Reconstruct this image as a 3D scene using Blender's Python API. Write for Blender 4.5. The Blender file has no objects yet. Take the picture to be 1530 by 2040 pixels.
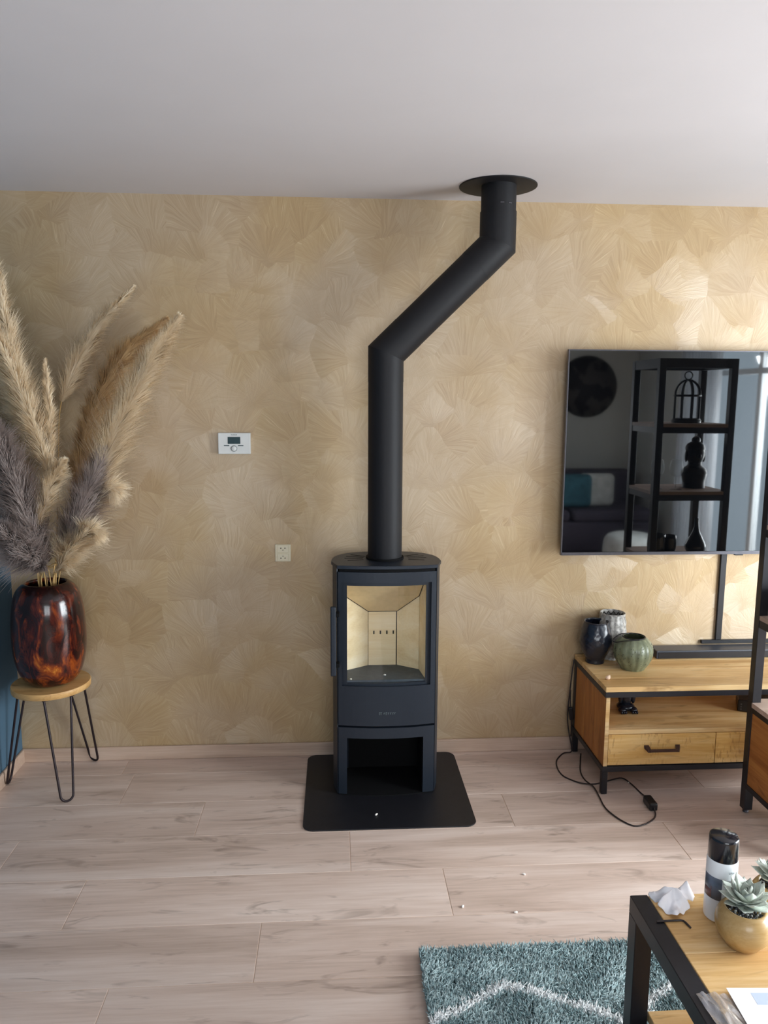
import bpy, bmesh, math, random
from mathutils import Vector, Matrix, noise
PI = math.pi
sc = bpy.context.scene
COL = sc.collection
rnd = random.Random(7)

# ------------------------------------------------------------------ camera, world, daylight, exposure
cd = bpy.data.cameras.new('camera')
cd.sensor_fit = 'VERTICAL'; cd.sensor_height = 36.0; cd.lens = 1520 / 2040 * 36.0
cd.clip_start = 0.05; cd.clip_end = 100
cam = bpy.data.objects.new('camera', cd); COL.objects.link(cam)
R = Vector((0.9979569, -0.06366945, 0.00531206)); U = Vector((0.0040819, 0.14651059, 0.98920068)); F = Vector((0.06376013, 0.98715796, -0.14647115))
cam.matrix_world = Matrix(((R.x, U.x, -F.x, 0), (R.y, U.y, -F.y, -3.537), (R.z, U.z, -F.z, 1.7235), (0, 0, 0, 1)))
sc.camera = cam

w = bpy.data.worlds.new('world'); sc.world = w; w.use_nodes = True
bg = w.node_tree.nodes['Background']
bg.inputs[0].default_value = (0.70, 0.86, 1.0, 1); bg.inputs[1].default_value = 2.0

def daylight(name, loc, size, rot, watt, color):
    l = bpy.data.lights.new(name, 'AREA'); l.shape = 'RECTANGLE'; l.size, l.size_y = size
    l.energy = watt; l.color = color
    o = bpy.data.objects.new(name, l); COL.objects.link(o); o.location = loc; o.rotation_euler = rot
    return o
# sky light that enters through the wide garden window in the right-hand wall, and fill light added at an unseen rear window behind the camera
daylight('daylight_garden_window', (4.02, -2.18, 1.30), (1.75, 2.05), (0, math.radians(68), 0), 300, (0.93, 0.97, 1.0))
daylight('rear_fill', (0.55, -5.78, 1.40), (2.0, 1.3), (math.radians(90), 0, 0), 68, (0.97, 0.98, 1.0))

sc.view_settings.view_transform = 'Standard'; sc.view_settings.look = 'None'
sc.view_settings.gamma = 1.0; sc.view_settings.use_curve_mapping = False
sc.view_settings.exposure = 0.05
sc.cycles.max_bounces = 10; sc.cycles.diffuse_bounces = 6; sc.cycles.glossy_bounces = 5
sc.cycles.transmission_bounces = 8; sc.cycles.transparent_max_bounces = 12
sc.cycles.caustics_reflective = False; sc.cycles.caustics_refractive = False
sc.cycles.sample_clamp_indirect = 6.0

# ------------------------------------------------------------------ materials
def lin(c):
    if isinstance(c, str): c = tuple(int(c[i:i + 2], 16) for i in (1, 3, 5))
    out = []
    for v in c[:3]:
        v = v / 255
        out.append(v / 12.92 if v <= 0.04045 else ((v + 0.055) / 1.055) ** 2.4)
    return tuple(out) + (1,)

class NT:
    def __init__(s, name):
        s.m = bpy.data.materials.new(name); s.m.use_nodes = True
        s.t = s.m.node_tree; s.n = s.t.nodes; s.bsdf = s.n['Principled BSDF']; s.out = s.n['Material Output']
    def nd(s, typ, ins=None, **at):
        n = s.n.new(typ)
        for k, v in at.items(): setattr(n, k, v)
        for k, v in (ins or {}).items():
            sk = n.inputs[k]
            if isinstance(v, bpy.types.NodeSocket): s.t.links.new(v, sk)
            else: sk.default_value = v
        return n
    def math(s, op, a, b=None, c=None, clamp=False):
        n = s.n.new('ShaderNodeMath'); n.operation = op; n.use_clamp = clamp
        for i, v in enumerate((a, b, c)):
            if v is None: continue
            if isinstance(v, bpy.types.NodeSocket): s.t.links.new(v, n.inputs[i])
            else: n.inputs[i].default_value = v
        return n.outputs[0]
    def vmath(s, op, a, b=None, out=0):
        n = s.n.new('ShaderNodeVectorMath'); n.operation = op
        for i, v in enumerate((a, b)):
            if v is None: continue
            if isinstance(v, bpy.types.NodeSocket): s.t.links.new(v, n.inputs[i])
            else: n.inputs[i].default_value = v
        return n.outputs[out]
    def ramp(s, fac, stops, interp='LINEAR'):
        n = s.n.new('ShaderNodeValToRGB'); cr = n.color_ramp; cr.interpolation = interp
        while len(cr.elements) < len(stops): cr.elements.new(0.5)
        for e, (p, c) in zip(cr.elements, stops): e.position = p; e.color = c
        s.t.links.new(fac, n.inputs[0]); return n.outputs[0]
    def mix(s, fac, a, b, blend='MIX'):
        n = s.n.new('ShaderNodeMix'); n.data_type = 'RGBA'; n.blend_type = blend
        for i, v in ((0, fac), (6, a), (7, b)):
            if isinstance(v, bpy.types.NodeSocket): s.t.links.new(v, n.inputs[i])
            else: n.inputs[i].default_value = v
        return n.outputs[2]
    def set(s, **kw):
        for k, v in kw.items():
            sk = s.bsdf.inputs[k.replace('_', ' ')]
            if isinstance(v, bpy.types.NodeSocket): s.t.links.new(v, sk)
            else: sk.default_value = v
    def obj(s): return s.nd('ShaderNodeTexCoord').outputs['Object']
    def bump(s, h, strength=0.2, dist=0.002, normal=None):
        ins = {'Height': h, 'Strength': strength, 'Distance': dist}
        if normal is not None: ins['Normal'] = normal
        return s.nd('ShaderNodeBump', ins).outputs[0]

def shade(c, k): return tuple(min(1, v * k) for v in c[:3]) + (1,)

def pm(name, c, var=.12, scale=18, rough=.5, metal=0, bump=0, stretch=(1, 1, 1), coat=0, spec=.5, detail=4, extra=None):
    t = NT(name); c = lin(c)
    v = t.nd('ShaderNodeMapping', {'Vector': t.obj(), 'Scale': stretch}).outputs[0]
    n = t.nd('ShaderNodeTexNoise', {'Vector': v, 'Scale': scale, 'Detail': detail}).outputs[0]
    colr = t.ramp(n, [(0.3, shade(c, 1 - var)), (0.7, shade(c, 1 + var))])
    t.set(Base_Color=colr, Roughness=rough, Metallic=metal, Coat_Weight=coat)
    t.bsdf.inputs['Specular IOR Level'].default_value = spec
    if bump:
        n2 = t.nd('ShaderNodeTexNoise', {'Vector': v, 'Scale': scale * 5, 'Detail': 3}).outputs[0]
        t.set(Normal=t.bump(n2, bump))
    if extra: t.set(**extra)
    return t.m

def wood(name, dark, mid, light, axis=0, grain=1.0, rough=.5, knots=True, rand=.12, spec=.4, coat=0):
    """plank-like wood; grain runs along the axis; every object differs a little"""
    t = NT(name)
    info = t.nd('ShaderNodeObjectInfo').outputs['Random']
    off = t.nd('ShaderNodeCombineXYZ', {0: t.math('MULTIPLY', info, 37.0), 1: t.math('MULTIPLY', info, 91.0), 2: t.math('MULTIPLY', info, 53.0)}).outputs[0]
    v = t.vmath('ADD', t.obj(), off)
    st = [9.0, 9.0, 9.0]; st[axis] = 0.9
    lo = t.nd('ShaderNodeMapping', {'Vector': v, 'Scale': tuple(a * grain for a in st)}).outputs[0]
    n1 = t.nd('ShaderNodeTexNoise', {'Vector': lo, 'Scale': 1.0, 'Detail': 5, 'Roughness': .55, 'Distortion': .7}).outputs[0]
    st2 = [110.0, 110.0, 110.0]; st2[axis] = 5.0
    hi = t.nd('ShaderNodeMapping', {'Vector': v, 'Scale': tuple(a * grain for a in st2)}).outputs[0]
    n2 = t.nd('ShaderNodeTexNoise', {'Vector': hi, 'Scale': 1.0, 'Detail': 4, 'Roughness': .6}).outputs[0]
    f = t.math('ADD', t.math('MULTIPLY', n1, .72), t.math('MULTIPLY', n2, .28))
    colr = t.ramp(f, [(0.30, lin(dark)), (0.48, lin(mid)), (0.66, lin(light))])
    if knots:
        sk = [15.0, 15.0, 15.0]; sk[axis] = 3.6
        kv = t.nd('ShaderNodeMapping', {'Vector': v, 'Scale': tuple(sk)}).outputs[0]
        k = t.nd('ShaderNodeTexNoise', {'Vector': kv, 'Scale': 1.0, 'Detail': 3, 'Roughness': .65, 'Distortion': 1.2}).outputs[0]
        kf = t.ramp(k, [(0.58, (0, 0, 0, 1)), (0.74, (1, 1, 1, 1))])
        kf2 = t.math('MULTIPLY', kf, t.math('ADD', .35, t.math('MULTIPLY', n2, .7)))
        colr = t.mix(kf2, colr, shade(lin(dark), .62))
    br = t.math('ADD', 1 - rand, t.math('MULTIPLY', info, 2 * rand))
    colr = t.mix(1.0, colr, t.nd('ShaderNodeCombineColor', {0: br, 1: br, 2: br}).outputs[0], 'MULTIPLY')
    t.set(Base_Color=colr, Roughness=rough, Coat_Weight=coat, Normal=t.bump(n2, .10, .001))
    t.bsdf.inputs['Specular IOR Level'].default_value = spec
    return t.m

def glass_thin(name, tint=(.97, .98, .98, 1), rough=.01):
    t = NT(name)
    tr = t.nd('ShaderNodeBsdfTransparent', {'Color': tint}); gl = t.nd('ShaderNodeBsdfGlossy', {'Color': (1, 1, 1, 1), 'Roughness': rough})
    n = t.nd('ShaderNodeTexNoise', {'Vector': t.obj(), 'Scale': 3.0}).outputs[0]
    fr = t.nd('ShaderNodeFresnel', {'IOR': 1.45})
    front = t.math('SUBTRACT', 1.0, t.nd('ShaderNodeNewGeometry').outputs['Backfacing'])   # the far side of the pane adds no second mirror
    fac = t.math('MULTIPLY', t.math('MULTIPLY', fr.outputs[0], front), t.math('ADD', .9, t.math('MULTIPLY', n, .2)), clamp=True)
    mx = t.nd('ShaderNodeMixShader', {0: fac, 1: tr.outputs[0], 2: gl.outputs[0]})
    t.t.links.new(mx.outputs[0], t.out.inputs[0]); return t.m

def wallpaper():
    """foil wallpaper printed with overlapping fans of fine strokes"""
    t = NT('fan_wallpaper'); P = t.obj()
    sep = t.nd('ShaderNodeSeparateXYZ', {0: P})
    x, z = sep.outputs[0], sep.outputs[2]
    p2 = t.nd('ShaderNodeCombineXYZ', {0: x, 1: z, 2: 0.0}).outputs[0]
    wob = t.nd('ShaderNodeTexNoise', {'Vector': p2, 'Scale': 6.0, 'Detail': 2}, noise_dimensions='2D').outputs[1]
    p2w = t.vmath('ADD', p2, t.vmath('MULTIPLY', t.vmath('SUBTRACT', wob, (.5, .5, .5)), (.045, .045, 0)))
    def fan(scale, shift):
        vo = t.nd('ShaderNodeTexVoronoi', {'Vector': t.vmath('ADD', p2w, shift), 'Scale': scale, 'Randomness': .95}, voronoi_dimensions='2D', feature='F1')
        cs = t.nd('ShaderNodeSeparateColor', {0: vo.outputs['Color']})
        r1, r2, r3 = cs.outputs[0], cs.outputs[1], cs.outputs[2]
        d = t.vmath('SUBTRACT', t.vmath('ADD', p2w, shift), vo.outputs['Position'])
        th = t.math('ADD', t.math('MULTIPLY', t.math('SUBTRACT', r1, .5), 2.6), 1.5708)
        ct, st = t.math('COSINE', th), t.math('SINE', th)
        piv = t.nd('ShaderNodeCombineXYZ', {0: t.math('MULTIPLY', ct, -.62 / scale), 1: t.math('MULTIPLY', st, -.62 / scale), 2: 0.0}).outputs[0]
        q = t.vmath('SUBTRACT', d, piv)
        qs = t.nd('ShaderNodeSeparateXYZ', {0: q})
        ang = t.math('ARCTAN2', qs.outputs[1], qs.outputs[0])
        rad = t.vmath('LENGTH', q, out='Value')
        sv = t.nd('ShaderNodeCombineXYZ', {0: t.math('MULTIPLY', ang, 17.0), 1: t.math('MULTIPLY', rad, 5.0), 2: t.math('MULTIPLY', r2, 40.0)}).outputs[0]
        s1 = t.nd('ShaderNodeTexNoise', {'Vector': sv, 'Scale': 1.0, 'Detail': 3, 'Roughness': .6}).outputs[0]
        sv2 = t.nd('ShaderNodeCombineXYZ', {0: t.math('MULTIPLY', ang, 60.0), 1: t.math('MULTIPLY', rad, 9.0), 2: t.math('MULTIPLY', r3, 40.0)}).outputs[0]
        s2 = t.nd('ShaderNodeTexNoise', {'Vector': sv2, 'Scale': 1.0, 'Detail': 2}).outputs[0]
        ramp_r = t.math('MULTIPLY', rad, scale * .75, clamp=True)
        return r1, r2, r3, s1, s2, ramp_r
    a = fan(5.2, (0, 0, 0)); b = fan(8.0, (3.3, 1.7, 0))
    sel = t.math('MULTIPLY', t.math('GREATER_THAN', t.math('ADD', b[1], t.math('MULTIPLY', b[4], .1)), .55), .7)
    def pick(i): return t.nd('ShaderNodeMix', {0: sel, 2: a[i], 3: b[i]}).outputs[0]
    r2, r3, s1, s2, rr = pick(1), pick(2), pick(3), pick(4), pick(5)
    r1 = pick(0)
    f = t.math('ADD', t.math('ADD', t.math('MULTIPLY', s1, .42), t.math('MULTIPLY', s2, .30)), t.math('ADD', t.math('MULTIPLY', r3, .08), t.math('MULTIPLY', rr, .13)))
    colr = t.ramp(f, [(0.28, lin('#a88f72')), (0.45, lin('#b7a082')), (0.58, lin('#c0ab8f')), (0.76, lin('#cfbea7'))])
    big = t.nd('ShaderNodeTexNoise', {'Vector': p2, 'Scale': 1.7, 'Detail': 2}, noise_dimensions='2D').outputs[0]
    colr = t.mix(t.ramp(big, [(.38, (0, 0, 0, 1)), (.62, (.55, .55, .55, 1))]), colr, t.mix(1.0, colr, lin('#f2e4b8'), 'MULTIPLY'))
    # bright single strokes
    stroke = t.ramp(s2, [(.66, (0, 0, 0, 1)), (.74, (.38, .38, .38, 1))])
    colr = t.mix(stroke, colr, lin('#e6d3ac'))
    # pearly top coat: every fan leans a little its own way and catches the window differently
    tilt = t.nd('ShaderNodeCombineXYZ', {0: t.math('MULTIPLY', t.math('SUBTRACT', r2, .40), .46), 1: 0.0, 2: t.math('MULTIPLY', t.math('SUBTRACT', r1, .40), .36)}).outputs[0]
    geo = t.nd('ShaderNodeNewGeometry').outputs['Normal']
    nrm = t.vmath('NORMALIZE', t.vmath('ADD', geo, tilt))
    hgt = t.math('ADD', s1, t.math('MULTIPLY', s2, .6))
    t.set(Base_Color=colr, Roughness=t.math('ADD', .42, t.math('MULTIPLY', r3, .14)), Metallic=.18, Normal=t.bump(hgt, .22, .002),
          Coat_Weight=.5, Coat_Roughness=.36, Coat_Normal=t.bump(hgt, .35, .003, nrm))
    t.bsdf.inputs['Specular IOR Level'].default_value = .4; t.bsdf.inputs['Coat IOR'].default_value = 1.6
    return t.m

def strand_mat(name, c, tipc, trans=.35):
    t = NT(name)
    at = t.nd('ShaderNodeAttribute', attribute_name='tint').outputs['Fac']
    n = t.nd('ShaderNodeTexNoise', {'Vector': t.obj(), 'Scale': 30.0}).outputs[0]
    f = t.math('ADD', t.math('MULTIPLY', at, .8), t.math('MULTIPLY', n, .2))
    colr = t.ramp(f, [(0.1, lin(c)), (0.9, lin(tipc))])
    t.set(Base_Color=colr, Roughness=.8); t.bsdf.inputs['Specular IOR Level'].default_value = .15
    if trans:
        tl = t.nd('ShaderNodeBsdfTranslucent', {'Color': colr})
        mx = t.nd('ShaderNodeMixShader', {0: trans, 1: t.bsdf.outputs[0], 2: tl.outputs[0]})
        t.t.links.new(mx.outputs[0], t.out.inputs[0])
    return t.m

def tortoise_glass():
    t = NT('tortoiseshell_glass')
    v = t.nd('ShaderNodeMapping', {'Vector': t.obj(), 'Scale': (1, 1, .38)}).outputs[0]
    n = t.nd('ShaderNodeTexNoise', {'Vector': v, 'Scale': 19.0, 'Detail': 5, 'Roughness': .62, 'Distortion': 1.2}).outputs[0]
    zz = t.nd('ShaderNodeSeparateXYZ', {0: t.obj()}).outputs[2]
    n = t.math('SUBTRACT', n, t.math('MULTIPLY', zz, .13))  # more orange low down: light glowing through the glass, put into the colour
    colr = t.ramp(n, [(.33, (.010, .004, .004, 1)), (.44, lin('#331410')), (.53, lin('#5a2314')), (.62, lin('#8a3f14')), (.74, lin('#c47a2c'))])
    t.set(Base_Color=colr, Roughness=.14, Coat_Weight=.15, Coat_Roughness=.03)
    t.bsdf.inputs['Specular IOR Level'].default_value = .4
    return t.m

M = {}
M['ceiling'] = pm('ceiling_paint', '#d8d4d6', .015, 3, .9, bump=.04, spec=.2)
M['white_wall'] = pm('pale_wall_paint', '#d6d9d4', .03, 3, .9, spec=.2)
M['teal_wall'] = pm('petrol_wall_paint', '#4f6b80', .05, 4, .85, spec=.25)
M['paper'] = wallpaper()
M['plank'] = wood('oak_laminate', '#a89385', '#c6b0a3', '#d8c6bb', 0, 1.0, .40, True, .05, .45)
M['seam'] = pm('laminate_bevel', '#d9c0a8', .05, 30, .6)
M['skirt'] = wood('skirting_laminate', '#a28b79', '#bca28f', '#cdb6a4', 0, 1.2, .5, False, .03)
M['stove'] = pm('anthracite_stove_paint', '#1d2530', .06, 140, .42, .2, .12, spec=.5)
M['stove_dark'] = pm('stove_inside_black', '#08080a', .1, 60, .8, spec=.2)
M['pipe'] = pm('matt_black_flue_paint', '#151519', .06, 120, .58, 0, .06, spec=.32)
M['hearth'] = pm('black_steel_plate', '#1b1b20', .12, 22, .46, .2, .08, spec=.45)
M['brick'] = wood('vermiculite_panel', '#e0c79c', '#eed9b2', '#f6e6c8', 0, 1.6, .9, False, .03, .1)
M['baffle'] = pm('vermiculite_baffle', '#d2b88c', .06, 40, .9, bump=.1)
M['firefloor'] = pm('cast_iron_firebox_floor', '#474e56', .15, 40, .6, .2, .1)
M['stoveglass'] = glass_thin('stove_glass')
M['white_plastic'] = pm('white_plastic', '#d8dad8', .02, 30, .4)
M['cream_plastic'] = pm('cream_plastic', '#e2d8bc', .02, 30, .45)
M['lcd'] = pm('lcd_screen', '#2c4146', .12, 50, .15)
M['greyprint'] = pm('grey_print', '#5f6a6c', .05, 50, .5)
M['black_hole'] = pm('socket_hole_black', '#15130f', .1, 30, .8)
M['tv_screen'] = pm('glossy_black_tv_glass', '#050608', .1, 6, .03, extra={'IOR': 2.2})
M['tv_bezel'] = pm('dark_silver_tv_bezel', '#5b5a60', .06, 60, .35, .7)
M['black_plastic'] = pm('black_plastic', '#15151a', .1, 60, .38)
M['soundbar'] = pm('soundbar_grey_black', '#2a2f3a', .08, 200, .4, bump=.1)
M['blacksteel'] = pm('black_powder_coated_steel', '#1e1d22', .1, 70, .42, .2, .05)
M['mango'] = wood('mango_wood', '#aa7c46', '#d0a870', '#e4c898', 0, 1.3, .42, True, .08)
M['mango_v'] = wood('mango_wood_upright', '#82461c', '#a8682f', '#c28646', 2, 1.3, .45, True, .06)
M['mango_y'] = wood('mango_wood_cross', '#9a6a2e', '#bd8a48', '#d5aa6a', 1, 1.3, .42, True, .08)
M['mango_red'] = wood('mango_wood_reddish', '#7a3f1e', '#a36532', '#bf8446', 1, 1.4, .45, True, .06)
M['greywood'] = wood('grey_brown_wood', '#9a8478', '#b39c8f', '#c7b2a5', 0, 1.3, .5, False, .05)
M['mango_saw'] = None
M['stool_wood'] = wood('stool_mango_wood', '#b08048', '#cfa46a', '#dfbc86', 0, 1.4, .45, True, .05)
M['hairpin'] = pm('hairpin_black_steel', '#2c2226', .12, 60, .4, .5)
M['tortoise'] = tortoise_glass()
M['cream_grass'] = strand_mat('cream_pampas', '#d3bd97', '#fff4df', .35)
M['tan_grass'] = strand_mat('tan_pampas', '#a98058', '#ecd2a4', .35)
M['grey_grass'] = strand_mat('grey_purple_pampas', '#8c7d7a', '#d2c5bf', .35)
M['stem'] = pm('dry_straw_stem', '#c8a46a', .12, 40, .7)
M['blue_ceramic'] = pm('dark_blue_glaze', '#191d29', .25, 30, .25, coat=.15, bump=.1)
M['green_ceramic'] = pm('speckled_green_glaze', '#767c62', .3, 34, .38, bump=.15, coat=.2)
M['grey_ceramic'] = pm('weathered_silver_glaze', '#a3a09b', .5, 70, .45, .08, .3)
M['handle_brown'] = pm('brown_iron_handle', '#43291f', .15, 50, .5, .3)
M['cord'] = pm('brown_black_cable', '#241a1a', .1, 60, .5)
M['rug_base'] = pm('rug_backing', '#41565a', .1, 50, .95)
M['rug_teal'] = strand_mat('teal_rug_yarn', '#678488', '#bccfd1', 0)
M['rug_white'] = strand_mat('white_rug_yarn', '#dde4e6', '#fbfdfd', 0)
M['tissue'] = pm('white_tissue', '#f2eff2', .02, 30, .9)
M['can_white'] = pm('white_can_lacquer', '#eef2f6', .02, 30, .3, coat=.3)
M['can_black'] = pm('gloss_black_cap', '#14141c', .1, 30, .18, coat=.3)
M['label_grey'] = pm('label_grey_picture', '#5a6270', .55, 28, .35, detail=2)
M['label_red'] = pm('label_brown_picture', '#7a5652', .35, 28, .35)
M['text_grey'] = pm('pale_grey_print', '#b9c1c6', .05, 30, .5)
M['pot_gold'] = wood('golden_wooden_pot', '#8f7142', '#ab8b58', '#bd9f70', 0, 2.2, .35, False, .04, coat=.2)
M['pebble'] = pm('dark_pebble', '#3c3e42', .6, 90, .6)
M['pebble_light'] = pm('pale_pebble', '#b4b4b0', .3, 90, .6)
M['leaf'] = pm('pale_succulent_leaf', '#c2cabf', .12, 22, .55)
M['sheet'] = pm('white_paper', '#f6f6f8', .01, 10, .8)
M['print_blue'] = pm('pale_blue_print', '#c3cfe4', .04, 20, .7)
M['film'] = None
M['sofa'] = pm('dark_purple_grey_velvet', '#4b4653', .1, 40, .9, bump=.1)
M['pillow_teal'] = pm('teal_velvet', '#3d6a78', .3, 14, .9)
M['pillow_white'] = pm('pale_linen', '#d5d9d6', .12, 14, .9)
M['bust'] = pm('dark_stone', '#1a191d', .15, 30, .4)
M['map'] = None
M['curtain'] = None
M['frame_white'] = pm('white_window_frame', '#dfe4e6', .02, 10, .5)
M['winglass'] = glass_thin('window_glass')
M['wineglass'] = glass_thin('wine_glass')
M['chip'] = pm('pale_chip', '#e8c9ae', .05, 60, .7)
M['crumb'] = pm('white_crumb', '#efe9e2', .05, 60, .7)

def saw_marks():
    """mango drawer front with rough saw strokes across the grain"""
    m = wood('mango_rough_sawn', '#b07a3a', '#d3a45c', '#e5c286', 0, 1.3, .45, True, .05)
    t = NT.__new__(NT); t.m = m; t.t = m.node_tree; t.n = t.t.nodes; t.bsdf = t.n['Principled BSDF']; t.out = t.n['Material Output']
    src = t.bsdf.inputs['Base Color'].links[0].from_socket
    v = t.nd('ShaderNodeMapping', {'Vector': t.obj(), 'Scale': (1, 1, .22), 'Rotation': (0, .12, 0)}).outputs[0]
    n = t.nd('ShaderNodeTexNoise', {'Vector': v, 'Scale': 120.0, 'Detail': 3}).outputs[0]
    g = t.nd('ShaderNodeTexNoise', {'Vector': t.obj(), 'Scale': 9.0, 'Detail': 2}).outputs[0]
    f = t.math('MULTIPLY', t.ramp(n, [(.54, (0, 0, 0, 1)), (.62, (1, 1, 1, 1))]), t.ramp(g, [(.48, (0, 0, 0, 1)), (.6, (.8, .8, .8, 1))]))
    t.set(Base_Color=t.mix(t.math('MULTIPLY', f, .55), src, lin('#8a5a28'))); return m
M['mango_saw'] = saw_marks()
def film_mat():
    t = NT('clear_plastic_film')
    tr = t.nd('ShaderNodeBsdfTransparent', {'Color': (.93, .94, .97, 1)}); gl = t.nd('ShaderNodeBsdfGlossy', {'Color': (1, 1, 1, 1), 'Roughness': .12})
    n = t.nd('ShaderNodeTexNoise', {'Vector': t.obj(), 'Scale': 20.0}).outputs[0]
    lw = t.nd('ShaderNodeLayerWeight', {'Blend': .35}).outputs[1]
    df = t.nd('ShaderNodeBsdfDiffuse', {'Color': (.85, .87, .95, 1)}); hz = t.nd('ShaderNodeMixShader', {0: .28, 1: tr.outputs[0], 2: df.outputs[0]})
    mx = t.nd('ShaderNodeMixShader', {0: t.math('ADD', .12, t.math('MULTIPLY', lw, t.math('ADD', .2, n)), clamp=True), 1: hz.outputs[0], 2: gl.outputs[0]})
    t.t.links.new(mx.outputs[0], t.out.inputs[0]); return t.m
M['film'] = film_mat()
def map_mat():
    t = NT('dark_wall_disc')
    n = t.nd('ShaderNodeTexNoise', {'Vector': t.obj(), 'Scale': 4.2, 'Detail': 4}).outputs[0]
    t.set(Base_Color=t.ramp(n, [(.50, lin('#17161a')), (.54, lin('#4a4643'))]), Roughness=.7); return t.m
M['map'] = map_mat()
def curtain_mat():
    t = NT('sheer_white_curtain')
    n = t.nd('ShaderNodeTexNoise', {'Vector': t.obj(), 'Scale': 60.0}).outputs[0]
    c = t.ramp(n, [(.3, (.80, .82, .85, 1)), (.7, (.88, .9, .92, 1))])
    d = t.nd('ShaderNodeBsdfDiffuse', {'Color': c}); tl = t.nd('ShaderNodeBsdfTranslucent', {'Color': c})
    mx = t.nd('ShaderNodeMixShader', {0: .5, 1: d.outputs[0], 2: tl.outputs[0]})
    tp = t.nd('ShaderNodeBsdfTransparent'); m2 = t.nd('ShaderNodeMixShader', {0: .5, 1: mx.outputs[0], 2: tp.outputs[0]})   # loose weave
    t.t.links.new(m2.outputs[0], t.out.inputs[0]); return t.m
M['curtain'] = curtain_mat()

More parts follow.
